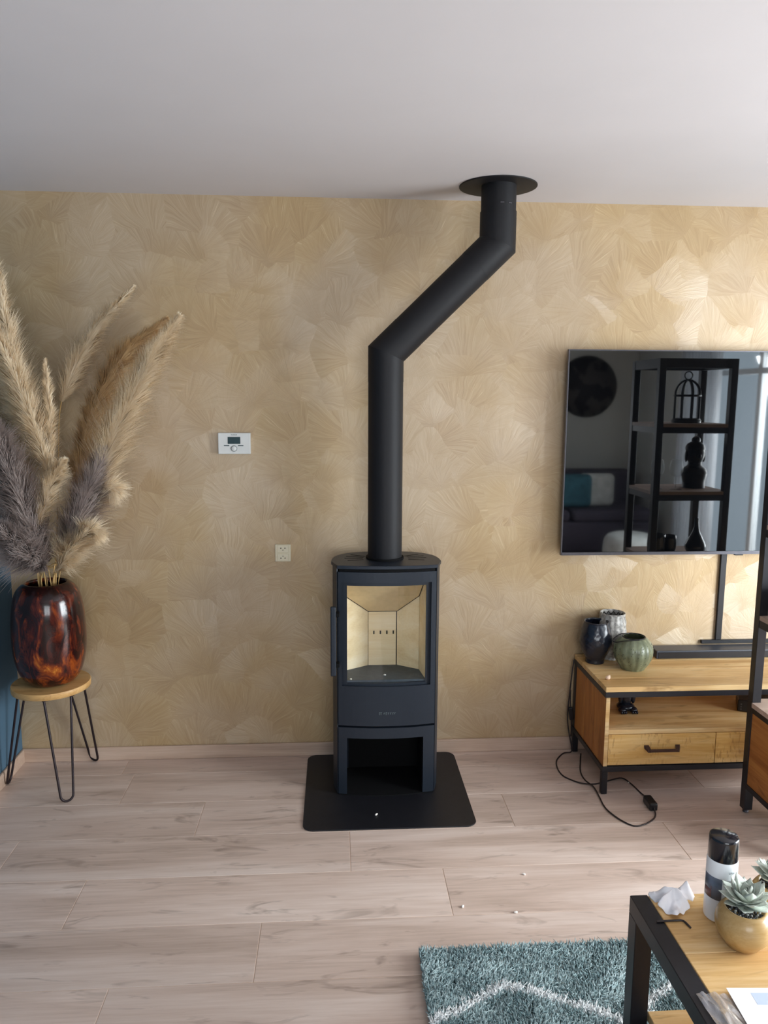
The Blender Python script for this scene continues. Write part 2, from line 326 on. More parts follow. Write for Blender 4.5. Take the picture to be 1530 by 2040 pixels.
# ------------------------------------------------------------------ mesh helpers
class MB:
    def __init__(s): s.v, s.f, s.sm, s.tint = [], [], [], None
    def add(s, vs, fs, smooth=False):
        o = len(s.v); s.v.extend(tuple(p) for p in vs); s.f.extend(tuple(i + o for i in f) for f in fs); s.sm.extend([smooth] * len(fs)); return s
    def box(s, x0, x1, y0, y1, z0, z1, bev=0.0, seg=1, M4=None):
        if bev <= 0:
            vs = [Vector((x, y, z)) for x in (x0, x1) for y in (y0, y1) for z in (z0, z1)]
            fs = [(0, 1, 3, 2), (4, 6, 7, 5), (0, 4, 5, 1), (2, 3, 7, 6), (0, 2, 6, 4), (1, 5, 7, 3)]
        else:
            bm = bmesh.new(); bmesh.ops.create_cube(bm, size=1)
            for q in bm.verts: q.co = Vector(((x0 + x1) / 2 + q.co.x * (x1 - x0), (y0 + y1) / 2 + q.co.y * (y1 - y0), (z0 + z1) / 2 + q.co.z * (z1 - z0)))
            bmesh.ops.bevel(bm, geom=bm.edges[:], offset=bev, segments=seg, profile=.5, affect='EDGES')
            bm.verts.index_update(); vs = [q.co.copy() for q in bm.verts]; fs = [[q.index for q in f.verts] for f in bm.faces]; bm.free()
        if M4 is not None: vs = [M4 @ q for q in vs]
        return s.add(vs, fs)
    def tube(s, pts, r, seg=10, closed=False, caps=True):
        pts = [Vector(p) for p in pts]; n = len(pts); rr = r if isinstance(r, (list, tuple)) else [r] * n
        T = []
        for i in range(n):
            a = pts[(i - 1) % n] if (closed or i > 0) else pts[i]; b = pts[(i + 1) % n] if (closed or i < n - 1) else pts[i]
            T.append((b - a).normalized())
        up = Vector((0, 0, 1)) if abs(T[0].z) < .9 else Vector((1, 0, 0))
        N = (up - T[0] * up.dot(T[0])).normalized(); vs = []
        for i in range(n):
            N = (N - T[i] * N.dot(T[i])).normalized(); B = T[i].cross(N)
            for k in range(seg):
                a = 2 * PI * k / seg; vs.append(pts[i] + (N * math.cos(a) + B * math.sin(a)) * rr[i])
        fs = []
        for i in range(n if closed else n - 1):
            j = (i + 1) % n
            for k in range(seg): fs.append((i * seg + k, i * seg + (k + 1) % seg, j * seg + (k + 1) % seg, j * seg + k))
        s.add(vs, fs, True)
        if caps and not closed:
            s.add(vs[:seg], [tuple(reversed(range(seg)))]); s.add(vs[-seg:], [tuple(range(seg))])
        return s
    def lathe(s, prof, c=(0, 0, 0), seg=32, mod=None, smooth=True):
        vs = []; m = len(prof)
        for i, (r, z) in enumerate(prof):
            for k in range(seg):
                a = 2 * PI * k / seg; q = r * (mod(a, z, i) if mod else 1)
                vs.append((c[0] + q * math.cos(a), c[1] + q * math.sin(a), c[2] + z))
        fs = [(i * seg + k, i * seg + (k + 1) % seg, (i + 1) * seg + (k + 1) % seg, (i + 1) * seg + k) for i in range(m - 1) for k in range(seg)]
        s.add(vs, fs, smooth)
        if prof[0][0] > 1e-5: s.add(vs[:seg], [tuple(reversed(range(seg)))])
        if prof[-1][0] > 1e-5: s.add(vs[-seg:], [tuple(range(seg))])
        return s
    def prism(s, poly, z0, z1, bev=0):
        n = len(poly)
        if bev:
            cx = sum(p[0] for p in poly) / n; cy = sum(p[1] for p in poly) / n
            def ins(p): d = Vector((p[0] - cx, p[1] - cy)); d = d * (1 - bev / d.length); return (cx + d.x, cy + d.y)
            rings = [([ins(p) for p in poly], z0), (poly, z0 + bev), (poly, z1 - bev), ([ins(p) for p in poly], z1)]
        else: rings = [(poly, z0), (poly, z1)]
        vs = [(p[0], p[1], z) for pl, z in rings for p in pl]; m = len(rings)
        fs = [(i * n + k, i * n + (k + 1) % n, (i + 1) * n + (k + 1) % n, (i + 1) * n + k) for i in range(m - 1) for k in range(n)]
        fs += [tuple(reversed(range(n))), tuple((m - 1) * n + k for k in range(n))]
        return s.add(vs, fs)
    def slab(s, poly3, nrm, th):
        nrm = Vector(nrm).normalized() * th; a = [Vector(p) for p in poly3]; n = len(a)
        vs = a + [p + nrm for p in a]
        fs = [(k, (k + 1) % n, n + (k + 1) % n, n + k) for k in range(n)] + [tuple(reversed(range(n))), tuple(range(n, 2 * n))]
        return s.add(vs, fs)
    def ball(s, c, r, seg=14, rings=9, M3=None):
        r = r if isinstance(r, (tuple, list)) else (r, r, r); vs = []; fs = []
        for i in range(rings + 1):
            t = PI * i / rings
            for k in range(seg):
                a = 2 * PI * k / seg; q = Vector((r[0] * math.sin(t) * math.cos(a), r[1] * math.sin(t) * math.sin(a), -r[2] * math.cos(t)))
                if M3 is not None: q = M3 @ q
                vs.append(q + Vector(c))
        for i in range(rings):
            for k in range(seg): fs.append((i * seg + k, i * seg + (k + 1) % seg, (i + 1) * seg + (k + 1) % seg, (i + 1) * seg + k))
        return s.add(vs, fs, True)

ORG = {}
def build(name, mb, mat, parent=None, kind=None, fix=True):
    o0 = ORG.get(parent.name, Vector()) if parent else Vector()
    me = bpy.data.meshes.new(name)
    me.from_pydata([tuple(Vector(p) - o0) for p in mb.v], [], mb.f)
    if fix:
        bm = bmesh.new(); bm.from_mesh(me); bmesh.ops.remove_doubles(bm, verts=bm.verts, dist=1e-6) if len(mb.v) < 3000 and not any(mb.sm) else None
        bmesh.ops.recalc_face_normals(bm, faces=bm.faces)
        if len(bm.faces) == len(mb.sm):
            bm.faces.ensure_lookup_table()
            for f, q in zip(bm.faces, mb.sm): f.smooth = q
        bm.to_mesh(me); bm.free()
    else: me.polygons.foreach_set('use_smooth', mb.sm)
    if mb.tint is not None:
        at = me.attributes.new('tint', 'FLOAT', 'POINT'); at.data.foreach_set('value', mb.tint)
    me.materials.append(mat); me.update()
    o = bpy.data.objects.new(name, me); COL.objects.link(o)
    if parent: o.parent = parent; ORG[o.name] = o0
    if kind: o['kind'] = kind
    return o
def thing(name, label, cat, loc=(0, 0, 0), group=None):
    o = bpy.data.objects.new(name, None); COL.objects.link(o); o.location = loc; o.empty_display_size = .05
    o['label'] = label; o['category'] = cat
    if group: o['group'] = group
    ORG[o.name] = Vector(loc); return o
def tag(o, label, cat, group=None):
    o['label'] = label; o['category'] = cat
    if group: o['group'] = group
    return o
def rrect(x0, x1, y0, y1, r, n=6):
    out = []
    for cx, cy, a0 in ((x1 - r, y1 - r, 0), (x0 + r, y1 - r, 90), (x0 + r, y0 + r, 180), (x1 - r, y0 + r, 270)):
        for i in range(n + 1):
            a = math.radians(a0 + 90 * i / n); out.append((cx + r * math.cos(a), cy + r * math.sin(a)))
    return out
def catmull(P, n=8):
    P = [Vector(p) for p in P]; Q = [P[0] * 2 - P[1]] + P + [P[-1] * 2 - P[-2]]; out = []
    for i in range(1, len(Q) - 2):
        a, b, c, d = Q[i - 1], Q[i], Q[i + 1], Q[i + 2]
        for k in range(n):
            t = k / n; out.append(.5 * ((2 * b) + (c - a) * t + (2 * a - 5 * b + 4 * c - d) * t * t + (3 * b - a - 3 * c + d) * t ** 3))
    out.append(P[-1]); return out

# ------------------------------------------------------------------ the room
XL, XR, YB, YF, H = -1.493, 3.6, 0.0, -5.6, 2.6
fl = build('floor', MB().box(XL - .1, XR + .1, YF - .1, .1, -.12, -.0018), M['seam']); fl['kind'] = 'structure'
build('ceiling', MB().box(XL - .1, XR + .1, YF - .1, .1, H, H + .12), M['ceiling'])['kind'] = 'structure'
build('wall_back', MB().box(XL - .1, XR + .1, 0, .1, -.009, H), M['paper'])['kind'] = 'structure'
build('wall_left', MB().box(XL - .1, XL, YF, 0, -.009, H), M['teal_wall'])['kind'] = 'structure'
WY0, WY1, WZ0, WZ1 = -4.1, -.75, .08, 2.36
b = MB().box(XR, XR + .1, YF, WY0, -.009, H).box(XR, XR + .1, WY1, 0, -.009, H).box(XR, XR + .1, WY0, WY1, WZ1, H).box(XR, XR + .1, WY0, WY1, -.009, WZ0)
build('wall_right', b, M['white_wall'])['kind'] = 'structure'
VX0, VX1, VZ0, VZ1 = -.35, 1.45, .8, 2.1
b = MB().box(XL - .1, VX0, YF - .1, YF, -.009, H).box(VX1, XR + .1, YF - .1, YF, -.009, H).box(VX0, VX1, YF - .1, YF, -.009, VZ0).box(VX0, VX1, YF - .1, YF, VZ1, H)
build('wall_front', b, M['white_wall'])['kind'] = 'structure'
# floor boards, laid across; each one an object
rows = 22; pitch = .2625; L = 1.292; y_top = .105
offs = {1: -.93, 2: -.565, 3: .052, 4: -.90, 5: -.25, 0: .3, 6: .62, 7: -.42}
for i in range(rows):
    y1 = y_top - i * pitch - .0009; y0 = y_top - (i + 1) * pitch + .0009
    s = offs.get(i, (i * .477) % L); x = s - math.ceil((s - XL) / L) * L
    while x < XR:
        xa, xb = max(x, XL - .02), min(x + L, XR + .02)
        if xb - xa > .03:
            build('plank', MB().box(xa + .0009, xb - .0009, max(y0, YF - .02), min(y1, .02), -.004, 0, .0010), M['plank'], fl)
        x += L
# the board material measures from each board's own place, so shift the origins
for o in list(fl.children):
    me = o.data; c = sum((q.co for q in me.vertices), Vector()) / len(me.vertices); c.z = 0
    me.transform(Matrix.Translation(-c)); o.location = c
bb = MB().box(XL, XR, -.014, 0, 0, .066, .003); build('baseboard_back', bb, M['skirt'])['kind'] = 'structure'
sk_l = build('baseboard_left', MB().box(-.014, 0, YF, -.014, 0, .066, .003), M['skirt'].copy()); sk_l['kind'] = 'structure'; sk_l.location.x = XL + .014
build('baseboard_right', MB().box(XR - .014, XR, WY1, -.014, 0, .066, .003), M['skirt'])['kind'] = 'structure'

def window(n, y0, y1, z0, z1, xs, mull, trans, along='y', base=0):
    t = bpy.data.objects.new('window_%d' % n, None); COL.objects.link(t); t['kind'] = 'structure'; ORG[t.name] = Vector()
    def bx(a0, a1, c0, c1):
        return MB().box(base + .02, base + .08, a0, a1, c0, c1, .004) if along == 'y' else MB().box(a0, a1, base + .02, base + .08, c0, c1, .004)
    fr = .06
    for a in ((y0, y0 + fr, z0, z1), (y1 - fr, y1, z0, z1), (y0 + fr, y1 - fr, z1 - fr, z1), (y0 + fr, y1 - fr, z0, z0 + fr)): build('window_frame', bx(*a), M['frame_white'], t)
    cuts = [y0 + fr] + [v for m in mull for v in (m - .03, m + .03)] + [y1 - fr]
    for m in mull: build('mullion', bx(m - .03, m + .03, z0 + fr, z1 - fr), M['frame_white'], t)
    for k in range(0, len(cuts), 2):
        a0, a1 = cuts[k], cuts[k + 1]
        build('transom', bx(a0, a1, trans - .025, trans + .025), M['frame_white'], t)
        for c0, c1 in ((z0 + fr, trans - .025), (trans + .025, z1 - fr)):
            g = MB().box(base + .046, base + .054, a0, a1, c0, c1) if along == 'y' else MB().box(a0, a1, base + .046, base + .054, c0, c1)
            build('pane', g, M['winglass'], t)
window(1, WY0, WY1, WZ0, WZ1, XR, [-3.0, -1.9], 1.98, 'y', XR)
window(2, VX0, VX1, VZ0, VZ1, YF, [.55], 1.75, 'x', YF - .1)  # unseen rear window, added to let the fill light in

# ------------------------------------------------------------------ hearth plate and stove
hp = build('hearth_plate', MB().prism(rrect(-.137, .575, -.678, -.016, .045, 8), 0.0005, .005, .0012), M['hearth'])
tag(hp, 'black steel floor plate with rounded corners under the wood stove', 'floor plate')

CX = .219
st = thing('wood_stove', 'anthracite freestanding wood stove with glass door and curved top', 'stove', (CX, -.27, .005))
def yf(x): return -.396 - .024 * (1 - ((x - CX) / .212) ** 2)
def cslab(mb, x0, x1, z0, z1, th=.02, n=10, dy=0.0):
    vs = []
    for i in range(n + 1):
        x = x0 + (x1 - x0) * i / n; y = yf(x) + dy
        vs += [(x, y, z0), (x, y, z1), (x, y + th, z1), (x, y + th, z0)]
    fs = []
    for i in range(n):
        a, c = i * 4, (i + 1) * 4
        for k in range(4): fs.append((a + k, a + (k + 1) % 4, c + (k + 1) % 4, c + k))
    fs += [(0, 1, 2, 3), (n * 4 + 3, n * 4 + 2, n * 4 + 1, n * 4)]
    mb.add(vs, fs); return mb
def outline(grow=0.0, front=True, n=22):
    pts = [(CX - .212 - grow, -.394)]
    if not front: pts = [(CX - .214, -.394)]
    for i in range(n + 1):
        t = PI - PI * i / n; c, s_ = math.cos(t), math.sin(t)
        pts.append((CX + (.2315 + grow) * math.copysign(abs(c) ** .72, c), -.325 + (.205 + grow) * abs(s_) ** .78))
    pts.append((CX + .212 + grow, -.394))
    if front:
        for i in range(11):
            x = CX + .212 - .424 * i / 10; pts.append((x, yf(x) - .006 - grow))
    return pts
o = outline(0, False); z0, z1 = .009, 1.018; n = len(o)
inn = [(CX + (p[0] - CX) * .982, -.30 + (p[1] + .30) * .975) for p in o]
vs = [(p[0], p[1], z) for pl in (o, inn) for z in (z0, z1) for p in pl]
fs = []
for k in range(n - 1):
    fs += [(k, k + 1, n + k + 1, n + k), (2 * n + k + 1, 2 * n + k, 3 * n + k, 3 * n + k + 1), (k + 1, k, 2 * n + k, 2 * n + k + 1), (n + k, n + k + 1, 3 * n + k + 1, 3 * n + k)]
fs += [(0, n, 3 * n, 2 * n), (n - 1, 3 * n - 1, 4 * n - 1, 2 * n - 1)]
build('side_shell', MB().add(vs, fs), M['stove'], st)
top = build('top_plate', MB().prism(outline(.006), 1.019, 1.034, .002), M['stove'], st)
for ang, r0, r1 in ((150, .10, .175), (163, .10, .18), (176, .10, .18), (4, .10, .18), (17, .10, .18), (30, .10, .175), (-12, .1, .17), (192, .1, .17)):
    a = math.radians(ang); Mx = Matrix.Translation((CX, -.275, 1.0342)) @ Matrix.Rotation(a, 4, 'Z')
    build('vent_slot', MB().box(r0, r1, -.0035, .0035, -.0006, .0003, M4=Mx), M['stove_dark'], top)
build('under_top', MB().prism([(CX + (p[0] - CX) * .96, -.3 + (p[1] + .3) * .93) for p in outline(0)], 1.005, 1.019), M['stove_dark'], st)
build('base_plate', MB().prism([(CX + (p[0] - CX) * .97, -.3 + (p[1] + .3) * .97) for p in outline(0)], .0051, .009), M['stove_dark'], st)
# lower log compartment
fb = MB(); cslab(fb, .010, .047, .009, .316, .022, 4); cslab(fb, .379, .428, .009, .316, .022, 4); cslab(fb, .047, .379, .268, .316, .022, 10)
build('log_compartment_frame', fb, M['stove'], st)
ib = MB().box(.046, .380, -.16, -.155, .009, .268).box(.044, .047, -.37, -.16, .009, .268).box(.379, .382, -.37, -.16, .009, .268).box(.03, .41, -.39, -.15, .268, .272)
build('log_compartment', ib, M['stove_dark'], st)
# firebox: floor, lining panels, baffle
fp = [(.035, -.375), (.043, -.262), (.147, -.197), (.277, -.197), (.372, -.262), (.387, -.375)]
build('firebox_floor', MB().prism([(.02, -.385), (.02, -.26), (.14, -.17), (.28, -.17), (.40, -.26), (.41, -.385)], .50, .522), M['firefloor'], st)
zt = .965
def lining(name, a, b_, zlo, zhi, th=.022):
    d = Vector((b_[0] - a[0], b_[1] - a[1], 0)); nn = Vector((-d.y, d.x, 0)).normalized(); d.normalize()
    a = Vector((a[0], a[1], 0)) + d * .0009; b_ = Vector((b_[0], b_[1], 0)) - d * (.0035 if abs(b_[0] - .277) < .001 else .0012)
    return build(name, MB().slab([a + Vector((0, 0, zlo)), b_ + Vector((0, 0, zlo)), b_ + Vector((0, 0, zhi)), a + Vector((0, 0, zhi))], nn, th), M['brick'], st)
names = ['lining_panel'] * 5
for k in range(5):
    pnl = lining('lining_panel', fp[k], fp[k + 1], .522, zt)
    if k == 2:
        for j in range(4):
            xx = .1695 + j * .0295
            build('air_hole', MB().box(xx, xx + .006, -.1985, -.19, .668, .684), M['black_hole'], pnl)
bf = MB(); q0 = [(.147, -.2, .775), (.277, -.2, .775), (.370, -.264, .862), (.383, -.372, .965), (.039, -.372, .965), (.045, -.264, .862)]
bf.add(q0 + [(p[0], p[1] + .012, p[2] + .012) for p in q0], [(0, 1, 2, 5), (5, 2, 3, 4), (6, 11, 8, 7), (11, 10, 9, 8), (0, 6, 7, 1), (1, 7, 8, 2), (2, 8, 9, 3), (3, 9, 10, 4), (4, 10, 11, 5), (5, 11, 6, 0)])
bfo = build('baffle', bf, M['baffle'], st)
build('joint_shade', MB().tube([q0[k] for k in (4, 5, 0, 1, 2, 3)], .0017, 6), M['stove_dark'], bfo)  # black tube added as the dark line of shade round the baffle
# door
dr = MB(); cslab(dr, .010, .026, .503, .958, .026, 3); cslab(dr, .407, .428, .503, .958, .026, 3); cslab(dr, .010, .428, .958, 1.004, .026, 14); cslab(dr, .010, .428, .325, .503, .026, 14)
door = build('door', dr, M['stove'], st)
gf = MB(); cslab(gf, .026, .048, .503, .958, .012, 3, .013); cslab(gf, .386, .407, .503, .958, .012, 3, .013); cslab(gf, .048, .386, .943, .958, .012, 10, .013); cslab(gf, .048, .386, .503, .514, .012, 10, .013)
build('glass_frame', gf, M['stove'], door)
gl = MB(); cslab(gl, .046, .388, .512, .945, .004, 14, .020); build('glass', gl, M['stoveglass'], door)
hb = MB().box(-.022, .001, -.458, -.438, .567, .868, .005, 2); hd = build('handle', hb, M['stove'], door)
for z0 in (.60, .82): build('handle_bracket', MB().box(-.010, .016, -.441, -.405, z0, z0 + .016, .002), M['stove_dark'], door)
lg = MB()
for k, (dx, hh) in enumerate(((-.034, .012), (-.027, .012), (-.014, .007), (-.005, .013), (.004, .008), (.014, .009), (.024, .009), (.032, .007))):
    x = CX + dx; lg.box(x, x + .0022, yf(x) - .0012, yf(x) + .001, .383 - hh / 2, .383 + hh / 2)
    lg.box(x, x + .006, yf(x) - .0010, yf(x) + .001, .383 + hh / 2 - .0015, .383 + hh / 2)
build('embossed_maker_mark', lg, M['greyprint'], door)
# two tiny bits of ash left in the firebox and on the plate
for nm, loc, lab in (('ash_flake', (.214, -.33, .522), 'white ash flake in the middle of the firebox floor'), ('ash_flake', (.068, -.375, .522), 'white ash flake at the left front of the firebox floor'),
                     ('paint_chip', (.167, -.576, .005), 'white speck lying on the black floor plate'), ('paint_chip', (.683, -1.0, 0), 'white crumb on the boards right of the floor plate'),
                     ('paint_chip', (.433, -1.168, 0), 'white crumb on the boards in front of the floor plate'), ('paint_chip', (.607, -1.206, 0), 'white crumb on the boards just behind the rug'),
                     ('paint_chip', (1.33, -.36, 0), 'white crumb on the floor under the television bench')):
    mb = MB()
    for k in range(3): mb.ball((loc[0] + rnd.uniform(-.004, .004), loc[1] + rnd.uniform(-.004, .004), loc[2] + .0030), (.005, .004, .003), 6, 4)
    tag(build(nm, mb, M['crumb']), lab, 'crumb', 'white crumbs')

# ------------------------------------------------------------------ flue pipe
fp_t = thing('flue_pipe', 'matt black stove pipe with two elbows rising into the ceiling', 'stove pipe', (.216, -.262, 1.034))
XLo, XUp, PY, PR = .216, .680, -.262, .0745
zA, zB = 1.912, 2.362
# mitred run as three swept pieces
def ring(c, ax, up):  # elliptical mitre ring handled by plane cut
    return None
def pipe_piece(c0, n0, c1, n1, r, seg=40):
    c0, n0, c1, n1 = Vector(c0), Vector(n0).normalized(), Vector(c1), Vector(n1).normalized(); d = (c1 - c0).normalized()
    Y = Vector((0, 1, 0)); X = Y.cross(d).normalized(); vs = []
    for c, nn in ((c0, n0), (c1, n1)):
        for k in range(seg):
            a = 2 * PI * k / seg; p = c + (X * math.cos(a) + Y * math.sin(a)) * r
            p = p + d * ((c - p).dot(nn) / d.dot(nn)); vs.append(p)
    return MB().add(vs, [(k, (k + 1) % seg, seg + (k + 1) % seg, seg + k) for k in range(seg)], True)
zax = (0, 0, 1); mit = Vector((1, 0, 2.414)); dg = (1, 0, .97)
dv = Vector((XUp - XLo, 0, zB - zA)).normalized(); m1 = (Vector(zax) + dv).normalized()
A = Vector((XLo, PY, zA)); B_ = Vector((XUp, PY, zB)); a1 = A + dv * .13; b1 = B_ - dv * .13
build('pipe_section', pipe_piece((XLo, PY, 1.035), zax, (XLo, PY, 1.795), zax, PR), M['pipe'], fp_t)
e1 = pipe_piece((XLo, PY, 1.795), zax, A, m1, PR + .0008); e2 = pipe_piece(A, m1, a1, dv, PR + .0008); e1.add(e2.v, e2.f, True); build('elbow', e1, M['pipe'], fp_t)
build('pipe_section', pipe_piece(a1, dv, b1, dv, PR), M['pipe'], fp_t)
e1 = pipe_piece(b1, dv, B_, m1, PR + .0008); e2 = pipe_piece(B_, m1, (XUp, PY, 2.492), zax, PR + .0008); e1.add(e2.v, e2.f, True); build('elbow', e1, M['pipe'], fp_t)
build('pipe_section', pipe_piece((XUp, PY, 2.49), zax, (XUp, PY, 2.599), zax, PR - .002), M['pipe'], fp_t)
for ang in (-62, -90):
    a = math.radians(ang); c = Vector((XUp + math.cos(a) * (PR - .001), PY + math.sin(a) * (PR - .001), 2.515))
    build('rivet', MB().box(-.008, .008, -.0008, .0008, -.0022, .0022, .0005, M4=Matrix.Translation(c) @ Matrix.Rotation(a + PI / 2, 4, 'Z')), M['tv_bezel'], fp_t)
build('pipe_collar', MB().lathe([(PR + .0005, -.006), (PR + .007, -.006), (PR + .008, 0), (PR + .008, .008)], (XLo, PY, 1.0345), 40), M['stove_dark'], fp_t)
build('ceiling_rosette', MB().lathe([(.070, 0), (.158, 0), (.161, .001), (.161, .0045), (.070, .0045)], (XUp, -.245, 2.595), 64), M['pipe'], fp_t)

# ------------------------------------------------------------------ thermostat and socket
th = thing('room_thermostat', 'white wall thermostat with small dark display and round dial', 'thermostat', (-.457, 0, 1.52))
body = build('housing', MB().box(-.530, -.384, -.026, -.0005, 1.472, 1.568, .003, 2), M['white_plastic'], th)
build('display', MB().box(-.486, -.429, -.0275, -.025, 1.518, 1.550, .0008), M['lcd'], th)
dl = build('dial', MB().lathe([(.0118, 0), (.0118, .004), (.0105, .0052), (0, .0054)], ORG[th.name], 32), M['white_plastic'], th)
rg = build('dial_ring', MB().lathe([(.0118, 0), (.0140, 0), (.0140, .0014), (.0118, .0014)], ORG[th.name], 32), M['greyprint'], th)
for o_ in (dl, rg): o_.rotation_euler = (PI / 2, 0, 0); o_.location = Vector((-.458, -.026, 1.497)) - ORG[th.name]
for x0 in (-.5035, -.4400): build('button_bar', MB().box(x0, x0 + .0245, -.0275, -.025, 1.5085, 1.5125, .0006), M['lcd'], th)
mk = MB()
for k in range(7): mk.box(-.470 + k * .0038, -.4675 + k * .0038, -.0264, -.0255, 1.5572, 1.5572 + (.003 if k % 3 else .0042))
build('printed_maker_mark', mk, M['greyprint'], th)

so = thing('wall_socket', 'cream double wall socket with two sets of pin holes', 'socket', (-.245, 0, 1.008))
build('cover_plate', MB().box(-.2815, -.2085, -.012, -.0005, .967, 1.049, .003, 2), M['cream_plastic'], so)
for zc, sg in ((1.0285, -1), (.9875, 1)):
    inset = MB().box(-.272, -.218, -.0135, -.011, zc - .0185, zc + .0185, .002)
    iw = build('outlet', inset, M['cream_plastic'], so)
    for dx, dz, r in ((-.0095, -sg * .003, .0028), (.0095, -sg * .003, .0028), (0, sg * .006, .0022)):
        h_ = build('pin_hole', MB().lathe([(r, 0), (r, .0006), (0, .0007)], ORG[so.name], 12), M['black_hole'], iw); h_.rotation_euler = (PI / 2, 0, 0); h_.location = Vector((-.245 + dx, -.0134, zc + dz)) - ORG[so.name]

# ------------------------------------------------------------------ television, cable duct, soundbar
tv = thing('television', 'large black flat screen television hung on the gold wallpaper', 'television', (1.89, 0, 1.475))
build('back_case', MB().box(1.068, 2.718, -.062, -.035, 1.01, 1.94, .006).box(1.6, 2.2, -.036, -.001, 1.25, 1.75), M['black_plastic'], tv)
fz = MB().box(1.058, 1.063, -.076, -.056, 1.0, 1.951).box(2.723, 2.728, -.076, -.056, 1.0, 1.951).box(1.063, 2.723, -.076, -.056, 1.946, 1.951).box(1.063, 2.723, -.078, -.056, 1.0, 1.014)
build('bezel', fz, M['tv_bezel'], tv)
build('screen', MB().box(1.063, 2.723, -.0735, -.058, 1.014, 1.946), M['tv_screen'], tv)
build('sensor', MB().box(1.905, 1.945, -.076, -.06, .993, 1.0, .001), M['black_plastic'], tv)
cc = thing('cable_duct', 'black cable duct running down the wall from the television', 'cable duct', (1.886, 0, .53))
build('upright_channel', MB().box(1.871, 1.901, -.014, -.0005, .556, 1.02, .002), M['black_plastic'], cc)
build('flat_channel', MB().box(1.80, 2.5, -.016, -.0005, .537, .5555, .002), M['black_plastic'], cc)
CT = .495
sb = thing('soundbar', 'long slim grey black soundbar on the television bench', 'soundbar', (2.1, -.062, CT))
build('case', MB().box(1.535, 2.66, -.108, -.02, CT + .0005, CT + .040, .004, 2), M['soundbar'], sb)
build('front_grille', MB().box(1.545, 2.65, -.1095, -.107, CT + .004, CT + .032), M['black_plastic'], sb)

# ------------------------------------------------------------------ television bench
tb = thing('television_bench', 'low mango wood television bench with drawers on black steel legs', 'tv bench', (1.91, -.24, 0))
x0, x1, y0, y1 = 1.170, 2.665, -.45, -.02
for k in range(4):
    ya, yb = y0 - .004 + k * (y1 - y0 + .008) / 4, y0 - .004 + (k + 1) * (y1 - y0 + .008) / 4
    build('top_board', MB().box(x0 - .004, x1 + .004, ya + .0003, yb - .0003, .472, CT, .0012), M['mango'], tb)
for (xa, xb, ya, yb) in ((x0 - .006, x1 + .006, y0 - .005, y0 + .018), (x0 - .006, x1 + .006, y1 - .018, y1 + .005), (x0 - .006, x0 + .018, y0 + .018, y1 - .018), (x1 - .018, x1 + .006, y0 + .018, y1 - .018)):
    build('top_rail', MB().box(xa, xb, ya, yb, .448, .472, .001), M['blacksteel'], tb)
    build('bottom_rail', MB().box(xa, xb, ya, yb, .106, .130, .001), M['blacksteel'], tb)
for xa in (x0 - .003, x1 - .023):
    for ya in (y0 - .003, y1 - .023): build('leg', MB().box(xa, xa + .026, ya, ya + .026, .001, .106, .002), M['blacksteel'], tb)
    build('back_post', MB().box(xa, xa + .026, y1 - .024, y1 + .002, .13, .448, .001), M['blacksteel'], tb)
for k in range(3):
    ya = y0 + k * .1355; yb = ya + .1345
    build('side_panel', MB().box(x0, x0 + .018, ya, yb, .130, .448, .001), M['mango_v'], tb)
    build('side_panel', MB().box(x1 - .018, x1, ya, yb, .130, .448, .001), M['mango_v'], tb)
for xa in (x0, x1 - .018): build('edge_strip', MB().box(xa + .0005, xa + .0175, y0 - .0012, y0 - .0002, .131, .447), M['mango'], tb)
build('cubby_floor', MB().box(x0 + .018, x1 - .018, y0 + .004, y1 - .012, .276, .296, .001), M['mango'], tb)
build('bottom_panel', MB().box(x0 + .018, x1 - .018, y0 + .022, y1 - .012, .130, .142), M['mango'], tb)
build('back_panel', MB().box(x0 + .018, x1 - .018, y1 - .012, y1 - .004, .130, .448), M['mango'], tb)
dw = (x1 - x0 - .036) / 3
for k in range(3):
    xa = x0 + .018 + k * dw + .0015; xb = xa + dw - .003
    d = build('drawer', MB().box(xa, xb, y0 + .001, y0 + .021, .1335, .274, .0012), M['mango_saw'], tb)
    xm = (xa + xb) / 2; hd = [(xm - .078, y0 - .002, .2155), (xm - .066, y0 - .012, .208), (xm + .066, y0 - .012, .208), (xm + .078, y0 - .002, .2155)]
    hb = MB().box(xm - .064, xm + .064, y0 - .026, y0 - .017, .201, .214, .002)
    for s_ in (-1, 1):
        hb.slab([(xm + s_ * .081, y0 + .001, .224), (xm + s_ * .060, y0 + .001, .224), (xm + s_ * .056, y0 - .018, .213), (xm + s_ * .070, y0 - .018, .213)], (0, -.4, -1), .014)
    build('handle', hb, M['handle_brown'], d)

# things on and in the bench
def vase(name, lab, cat, c, prof, mat, seg=40, mod=None, rim=None, lip=None):
    t = thing(name, lab, cat, c)
    inner = [(max(r - .004, .002), z) for r, z in reversed(prof[1:])] + [(.002, prof[1][1] + .004)]
    mb = MB().lathe([(.001, prof[0][1])] + prof + inner, c, seg, mod)
    o_ = build('body', mb, mat, t)
    if rim:
        r, z = rim; build('rim', MB().tube([(c[0] + r * math.cos(2 * PI * k / 36), c[1] + r * math.sin(2 * PI * k / 36), c[2] + z) for k in range(36)], .003, 8, True), lip or mat, t)
    return t
def smooth_prof(P, n=4): return [(p.x, p.y) for p in catmull([(a, b_, 0) for a, b_ in P], n)]
bl = smooth_prof([(.044, 0), (.044, .018), (.050, .030), (.066, .065), (.0745, .100), (.070, .145), (.055, .197)], 8)
def herring(a, z, i): return 1 + .012 * math.sin(8 * a) * math.sin(z * 60) + .010 * math.copysign(1, math.sin(16 * a)) * math.sin(z * 210 + 9 * abs(math.sin(4 * a)))
vase('lantern_vase', 'dark blue glazed lantern vase with chevron relief on the bench corner', 'vase', (1.226, -.128, CT + .001), bl, M['blue_ceramic'], 64, herring, (.056, .197))
